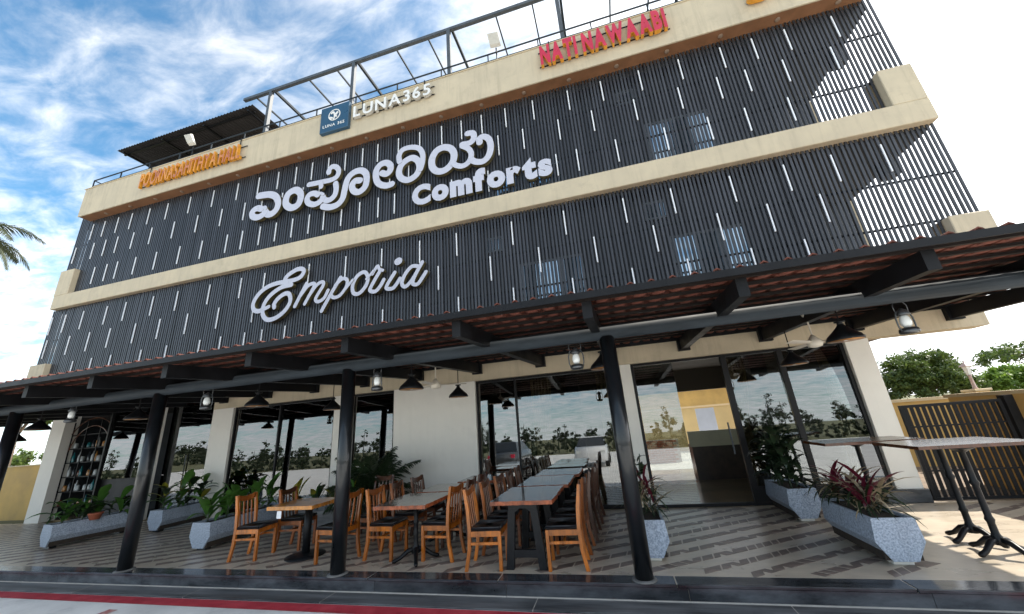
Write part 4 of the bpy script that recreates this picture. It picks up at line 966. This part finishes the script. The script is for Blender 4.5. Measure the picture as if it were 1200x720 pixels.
plant('spider_lily', 'maroon and cream plant rising behind the post beside the entrance', [(.14, 5.45), (.28, 5.55), (.2, 5.75), (.22, 5.95)], ['strapcream', 'strapred'], 20, .26, scale=1.05)
plant('leafy_shrub', 'dark leafy shrub in the planter before the entrance glass', [(2.4, 7.05), (2.55, 7.25), (2.42, 7.45), (2.52, 7.65), (2.3, 7.2)], ['dark'], 30, .62, scale=1.15)
plant('leafy_shrub', 'dark shrub behind the post beside the entrance', [(.12, 6.05), (.2, 5.9)], ['dark'], 18, .55, scale=.8)
plant('broadleaf_plant', 'striped green broad leaved plant in the planter beside the far left chair', [(-7.3, 5.75), (-7.2, 6.0), (-7.28, 6.3), (-7.2, 6.6), (-7.25, 6.95)], ['broad'], 14, .26, scale=1.25, up=.3)
plant('broadleaf_plant', 'green broad leaved plant in the leftmost granite planter', [(-11.3, 5.85), (-11.2, 6.1), (-11.28, 6.4), (-11.2, 6.75)], ['broad', 'broad', 'dark'], 15, .25, scale=1.4)
plant('croton_plant', 'yellow green croton in the planter by the dark doorway', [(-10.2, 6.95), (-10.1, 7.2), (-10.18, 7.45), (-10.1, 7.7)], ['yellow', 'dark', 'broad'], 16, .36, scale=1.3)
plant('canna_plant', 'tall yellow green broad leaves behind the honey wood table', [(-6.35, 6.75), (-6.0, 6.9), (-5.6, 6.95), (-5.15, 6.9)], ['big', 'dark'], 9, .25, z=.33, up=.4)
bx = thing('granite_planter', 'low dark trough planter behind the honey wood table', 'planter', (-5.75, 6.9, .0035))
obj('trough', MB().box(-6.6, -4.95, 6.72, 7.1, .0035, .36, .01), granite_tread, bx)
pot = thing('flower_pot', 'small terracotta pot in the leftmost granite planter', 'pot', (-11.0, 6.2, .415))
obj('pot_body', MB().lathe([(.08, 0), (.11, .1), (.125, .11), (.125, .13), (.1, .13)], (-11.0, 6.2, .415), 14), terra_pot, pot, True)
# areca palm by the white wall
def frond(t, base, az, L, rise, droop, nl, lw, ll, mat, name='frond'):
    mb = MB(); pts = []; p = Vector(base); a = rise; d = Vector((math.cos(az), math.sin(az), 0)); n = 14
    for i in range(n + 1):
        pts.append(p.copy()); a -= droop / n; p = p + (d * math.cos(a) + Vector((0, 0, 1)) * math.sin(a)) * (L / n)
    mb.tube(pts, [.012 * L * (1 - .8 * i / n) + .002 for i in range(n + 1)], 5)
    sd = Vector((-d.y, d.x, 0))
    for k in range(nl):
        u = .18 + .82 * k / nl; i = min(int(u * n), n - 1); f = u * n - i; q = pts[i].lerp(pts[i + 1], f); tang = (pts[i + 1] - pts[i]).normalized()
        l2 = ll * math.sin(PI * (.18 + .75 * u)) * random.uniform(.85, 1.1)
        for s in (-1, 1):
            dr = (sd * s * .8 + tang * .75 + Vector((0, 0, random.uniform(-.35, .1)))).normalized()
            e1 = q + dr * l2 * .55; e2 = q + dr * l2 + Vector((0, 0, -.28 * l2)); wv = tang * lw
            mb.add([q - wv * .5, q + wv * .5, e1 + wv * .6, e1 - wv * .6, e2], [(0, 1, 2, 3), (3, 2, 4)])
    return obj(name, mb, mat, t)
t = thing('potted_palm', 'dark potted palm spreading its fronds before the small window and white wall', 'palm', (-5.0, 7.3, .0035))
obj('pot', MB().lathe([(.15, 0), (.2, .3), (.22, .31), (.22, .35), (.18, .35)], (-5.0, 7.3, .0035), 18), frame_m, t, True)
for k in range(24): frond(t, (-5.0 + random.uniform(-.06, .06), 7.3 + random.uniform(-.06, .06), .35), k * 2.4, random.uniform(.95, 1.35), 1.5 - .03 * k, .75 + .045 * k, 34, .026, .36, leaf_dark)

# ------------------------------------------------------------------ bottle shelves in the left bay
t = thing('bottle_shelf', 'dark metal shelf rack of bottles behind the leftmost planter', 'shelf', (-15.6, 8.35, 0))
for z in (.35, .75, 1.15, 1.55, 1.95, 2.35): obj('shelf_board', MB().box(-16.4, -14.62, 8.2, 8.5, z, z + .025), rail_m, t)
for xx in (-16.4, -15.8, -15.2, -14.65): obj('upright', MB().box(xx, xx + .03, 8.18, 8.2, 0, 2.75), rail_m, t)
for k, r_ in enumerate((.9, 1.15)): obj('arch', MB().tube([(-15.5 + r_ * math.cos(a), 8.19, 1.75 + r_ * .95 * math.sin(a)) for a in np.linspace(.2, PI - .2, 14)], .014, 6), wood_dk_shade, t)
bmes = [[mesh_of(MB().lathe([(.038, 0), (.04, .02), (.04, .17), (.014, .22), (.014, .28)], n=10), m, 'bottle', True), mesh_of(MB().lathe([(.05, 0), (.055, .03), (.05, .14), (.03, .16)], n=10), m, 'jar', True)] for m in bottle_ms]
rows = ('bottom', 'second lowest', 'third lowest', 'fourth lowest', 'top')
NTH = ('first', 'second', 'third', 'fourth', 'fifth', 'sixth', 'seventh', 'eighth', 'ninth', 'tenth', 'eleventh', 'twelfth', 'thirteenth')
cname = ('pale', 'teal', 'brown', 'dark', 'amber')
for j, z in enumerate((.376, .776, 1.176, 1.576, 1.976)):
    x_ = -16.3; k = 0
    while x_ < -14.8:
        ci = random.choice((0, 0, 0, 1, 2, 3, 4)); sh_i = random.randint(0, 1)
        o = bpy.data.objects.new('bottle' if sh_i == 0 else 'jar', bmes[ci][sh_i]); COL.objects.link(o); o.location = (x_, 8.32 + random.uniform(-.05, .05), z)
        tag(o, '%s %s, %s from the left on the %s board of the shelf rack' % (cname[ci], 'bottle' if sh_i == 0 else 'jar', NTH[k], rows[j]), 'bottle' if sh_i == 0 else 'jar', '%s %s on the %s shelf board' % (cname[ci], 'bottles' if sh_i == 0 else 'jars', rows[j]))
        x_ += random.uniform(.14, .26); k += 1

# ------------------------------------------------------------------ gate, compound walls, lamp
g = thing('metal_gate', 'black barred metal gate at the right end of the veranda', 'gate', (5.3, 7.95, 0))
GX0, GX1 = 4.62, 5.98
obj('gate_frame', MB().box(GX0, GX0 + .045, 7.93, 7.97, .03, 1.47).box(GX1 - .05, GX1, 7.93, 7.97, .03, 1.47).box(GX0 + .046, GX1 - .051, 7.93, 7.97, 1.425, 1.47).box(GX0 + .046, GX1 - .051, 7.93, 7.97, .03, .07), rail_m, g)
for z in (.45, .80, 1.12): obj('cross_bar', MB().box(GX0 + .046, GX1 - .051, 7.935, 7.955, z - .012, z + .012), rail_m, g)
for i in range(15):
    xx = GX0 + .09 + i * .0835; obj('gate_bar', MB().box(xx - .026, xx + .026, 7.9555, 7.969, .071, 1.424), rail_m, g)
obj('gate_post', MB().box(6.0, 6.12, 7.9, 8.02, 0, 1.52), rail_m, g)
wl_ = thing('compound_wall', 'ochre compound wall with pale coping behind the gate', 'wall', (8, 11, GZ))
def wall_seg(a, b, h0, h1, th, parent, mat, name):
    a = Vector(a); b = Vector(b); d = (b - a).normalized(); nrm = Vector((-d.y, d.x)) * th / 2
    P = [a - nrm, b - nrm, b + nrm, a + nrm]
    return obj(name, MB().hexa([(p.x, p.y, h0) for p in P], [(p.x, p.y, h1) for p in P]), mat, parent)
wall_seg((4.7, 12.2), (16.0, 10.6), GZ, 1.46, .2, wl_, yellow, 'wall_panel')
wall_seg((4.66, 12.2), (16.04, 10.6), 1.462, 1.53, .28, wl_, cap_m, 'coping')
obj('wall_panel', MB().box(6.3, 6.52, 7.4, 9.4, GZ, 1.52), yellow, wl_)
obj('coping', MB().box(6.26, 6.56, 7.36, 9.44, 1.522, 1.58), cap_m, wl_)
obj('pillar', MB().box(8.28, 8.54, 11.5, 11.82, GZ, 1.58), yellow, wl_)
obj('pillar_cap', MB().box(8.24, 8.58, 11.46, 11.86, 1.582, 1.64, .01), cap_m, wl_)
lp = thing('wall_lamp', 'pale post lamp with peaked cap on the compound wall pillar', 'lamp', (8.41, 11.66, 1.64))
obj('lamp_stem', MB().lathe([(.06, 0), (.035, .04), (.028, .3), (.045, .34)], (8.41, 11.66, 1.64), 10), M('pinkish_lamp_paint', (.45, .33, .30), .5), lp, True)
obj('lamp_glass', MB().lathe([(.045, .34), (.08, .52), (.075, .54)], (8.41, 11.66, 1.64), 6), lamp_glass, lp)
obj('lamp_cap', MB().lathe([(.13, .54), (.11, .56), (.04, .62), (.014, .64), (.01, .69)], (8.41, 11.66, 1.64), 6), M('pinkish_lamp_paint', (.45, .33, .30)), lp)
lw_ = thing('boundary_wall', 'ochre boundary wall beyond the left end of the veranda', 'wall', (-23, 9.5, GZ))
obj('wall_panel', MB().box(-40, -17.6, 9.3, 9.5, GZ, 1.56), yellow, lw_)
obj('coping', MB().box(-40, -17.55, 9.25, 9.55, 1.562, 1.6), cap_m, lw_)

# ------------------------------------------------------------------ trees
def crown_mb(c, rad, ncl, nl, ls, seed, flat=1.0):
    r = np.random.default_rng(seed); c = np.array(c, float); rad = np.array(rad, float)
    unit = lambda a: a / (np.linalg.norm(a, axis=-1, keepdims=True) + 1e-9)
    d = unit(r.normal(size=(ncl, 3))); m = d[:, 2] < -.45; d[m, 2] *= -.5
    rr_ = (r.uniform(.35, 1.0, (ncl, 1)) ** .6) * r.uniform(.85, 1.1, (ncl, 1))
    cc = c + d * rad * rr_; cr = rad.mean() * r.uniform(.14, .30, (ncl, 1, 1))
    o = unit(r.normal(size=(ncl, nl, 3))); p = cc[:, None, :] + o * cr * r.uniform(.3, 1.0, (ncl, nl, 1)) * np.array([1, 1, .75])
    a = unit(r.normal(size=(ncl, nl, 3))); b = unit(np.cross(a, o)); s_ = ls * r.uniform(.6, 1.3, (ncl, nl, 1))
    V = np.stack([p - a * s_, p + b * s_ * .45, p + a * s_, p - b * s_ * .45], axis=2).reshape(-1, 3)
    n = len(V) // 4
    mb = MB(); mb.v = V.tolist(); mb.f = np.arange(4 * n).reshape(n, 4).tolist(); mb.mi = [0] * n; return mb
def tree(name, label, x, y, h, rad, cz, mat, ncl, nl, ls, seed, group=None, tr=.14):
    t = thing(name, label, 'tree', (x, y, GZ), group)
    mb = MB().tube([(x, y, GZ), (x + .1, y, cz * .4), (x - .05, y + .05, cz * .8), (x, y, cz + rad[2] * .3)], [tr, tr * .8, tr * .6, tr * .25], 9)
    rr_ = random.Random(seed)
    for k in range(6):
        a = k * 1.05 + rr_.random(); mb.tube([(x, y, cz * .7), (x + math.cos(a) * rad[0] * .35, y + math.sin(a) * rad[1] * .35, cz), (x + math.cos(a) * rad[0] * .7, y + math.sin(a) * rad[1] * .7, cz + rad[2] * .35)], [tr * .4, tr * .25, tr * .1], 6)
    obj('trunk', mb, bark, t)
    obj('crown', crown_mb((x, y, cz), rad, ncl, nl, ls, seed), mat, t)
    return t
tree('garden_tree', 'dense dark green round tree behind the gate', 15.75, 24.5, 4.2, (1.75, 1.7, 1.7), 2.15, leaf_tree, 300, 130, .075, 1)
tree('garden_tree', 'bright green bushy tree at the right edge behind the lamp', 19.6, 24.5, 3.4, (1.7, 1.4, 1.0), 1.75, leaf_tree_lt, 190, 120, .075, 2)
tree('garden_tree', 'flat topped spreading tree at the far right edge of the frame', 27.5, 33, 5.5, (3.0, 2.5, .75), 3.6, leaf_tree, 60, 60, .12, 3)
tree('garden_tree', 'small pale green bush showing between the round tree and the lamp', 18.3, 26.5, 2.6, (.55, .5, .8), 1.3, leaf_tree_lt, 30, 70, .075, 4, tr=.07)
tree('garden_tree', 'leafy tree seen beyond the left boundary wall', -27.0, 11.5, 4.5, (1.6, 1.3, 1.2), 3.9, leaf_tree, 40, 50, .12, 5)
tree('garden_tree', 'low hedge tree beyond the left boundary wall at the frame edge', -33.0, 13.5, 3.5, (3.2, 1.6, .55), 1.75, leaf_tree, 40, 50, .12, 6)
t = thing('coconut_palm', 'coconut palm with its frond tips showing at the left edge', 'palm', (-33.6, 9.2, GZ))
obj('trunk', MB().tube([(-33.6, 9.2, GZ), (-33.4, 9.2, 5), (-33.8, 9.2, 10), (-33.6, 9.2, 14.2)], [.22, .17, .15, .14], 10), bark, t, True)
for k in range(18):
    frond(t, (-33.6, 9.2, 14.2), k * 2.4 + .05, 4.0, .95 - .05 * k, 1.5, 60, .05, .85, leaf_palm)
# wood on the far side of the road, mirrored in the glazing
mb = MB()
r = random.Random(3)
for k in range(120):
    xx = -72 + k * 1.2 + r.uniform(-.8, .8); yy = -24.5 - r.uniform(0, 6); hh = r.uniform(1.9, 3.1) * (1.35 if r.random() < .3 else 1)
    m = crown_mb((xx, yy, hh * .42), (r.uniform(.55, 1.1), .8, hh * .62), 30, 34, .095, 100 + k); mb.add(m.v, m.f)
    mb.tube([(xx, yy, GZ), (xx, yy, hh)], [.07, .02], 5)
for k in range(60):
    m = crown_mb((-72 + k * 2.4, -24 + r.uniform(-.5, .5), .2), (1.8, .5, .95), 26, 34, .11, 400 + k); mb.add(m.v, m.f)
wd = obj('woodland', mb, leaf_wood, kind='stuff'); tag(wd, 'dark line of trees mirrored in the ground floor glass', 'woodland')

# ------------------------------------------------------------------ parked cars mirrored in the glazing
def car(paint):
    t = thing('parked_car', '', 'car', (0, 0, 0))
    sec = [(-2.05, .38, .62), (-2.0, .30, .85), (-1.55, .28, .98), (-.75, .27, 1.02), (.6, .27, 1.02), (1.55, .28, .98), (2.0, .30, .85), (2.08, .40, .60)]
    V = []; F = []
    for (xx, zb, zt) in sec:
        w = .84 if abs(xx) < 1.8 else .74
        V += [(xx, -w, zb), (xx, -w, zb + (zt - zb) * .55), (xx, -w * .93, zt), (xx, w * .93, zt), (xx, w, zb + (zt - zb) * .55), (xx, w, zb)]
    n = 6
    for i in range(len(sec) - 1):
        for k in range(n): F.append((i * n + k, i * n + (k + 1) % n, (i + 1) * n + (k + 1) % n, (i + 1) * n + k))
    F += [tuple(range(6))[::-1], tuple((len(sec) - 1) * 6 + k for k in range(6))]
    obj('body', MB().add(V, F), paint, t, True)
    def cab(o_, zt):
        V = [(-1.35 + o_, -.74, 1.0), (1.5 - o_, -.74, 1.0), (1.5 - o_, .74, 1.0), (-1.35 + o_, .74, 1.0), (-.55 + o_, -.6, zt), (1.15 - o_, -.6, zt), (1.15 - o_, .6, zt), (-.55 + o_, .6, zt)]
        return MB().hexa(V[:4], V[4:])
    obj('greenhouse', cab(0, 1.42), glass_car, t)
    obj('roof', MB().hexa([(-.56, -.61, 1.40), (1.16, -.61, 1.40), (1.16, .61, 1.40), (-.56, .61, 1.40)], [(-.45, -.55, 1.47), (1.05, -.55, 1.47), (1.05, .55, 1.47), (-.45, .55, 1.47)]), paint, t)
    for sx in (-1.3, 1.35):
        for sy in (-1, 1):
            w = obj('wheel', MB().add([(sx + .31 * math.cos(a), sy * (.66 + .2 * j), .31 + .31 * math.sin(a)) for j in (0, 1) for a in np.linspace(0, 2 * PI, 19)[:-1]],
                    [tuple(range(18)), tuple(range(35, 17, -1))] + [(i, (i + 1) % 18, 18 + (i + 1) % 18, 18 + i) for i in range(18)]), tyre_m, t)
            obj('rim', MB().add([(sx + .2 * math.cos(a), sy * .868, .31 + .2 * math.sin(a)) for a in np.linspace(0, 2 * PI, 13)[:-1]] + [(sx, sy * .875, .31)], [(i, (i + 1) % 12, 12) for i in range(12)]), galv, w)
    for sy in (-1, 1): obj('headlight', MB().box(-2.035, -1.9, sy * .6 - .12, sy * .6 + .12, .66, .8), lamp_glass, t); obj('tail_light', MB().box(1.9, 2.05, sy * .62 - .1, sy * .62 + .1, .68, .86), letter_red, t)
    return t
C1 = car(carpaint_w); C2 = car(carpaint_d)
for o, x_, y_, rz, lab in ((C1, -9.2, -5.0, PI / 2 + .1, 'white car mirrored in the left of the window behind the long tables'), (C2, -6.0, -5.5, PI / 2, 'dark car mirrored in the middle of the window behind the long tables'), (copy_tree(C1), -1.5, -6.0, -PI / 2, 'white car mirrored in the right of the window behind the long tables')):
    o.location = (x_, y_, GZ + .011); o.rotation_euler.z = rz; o['label'] = lab
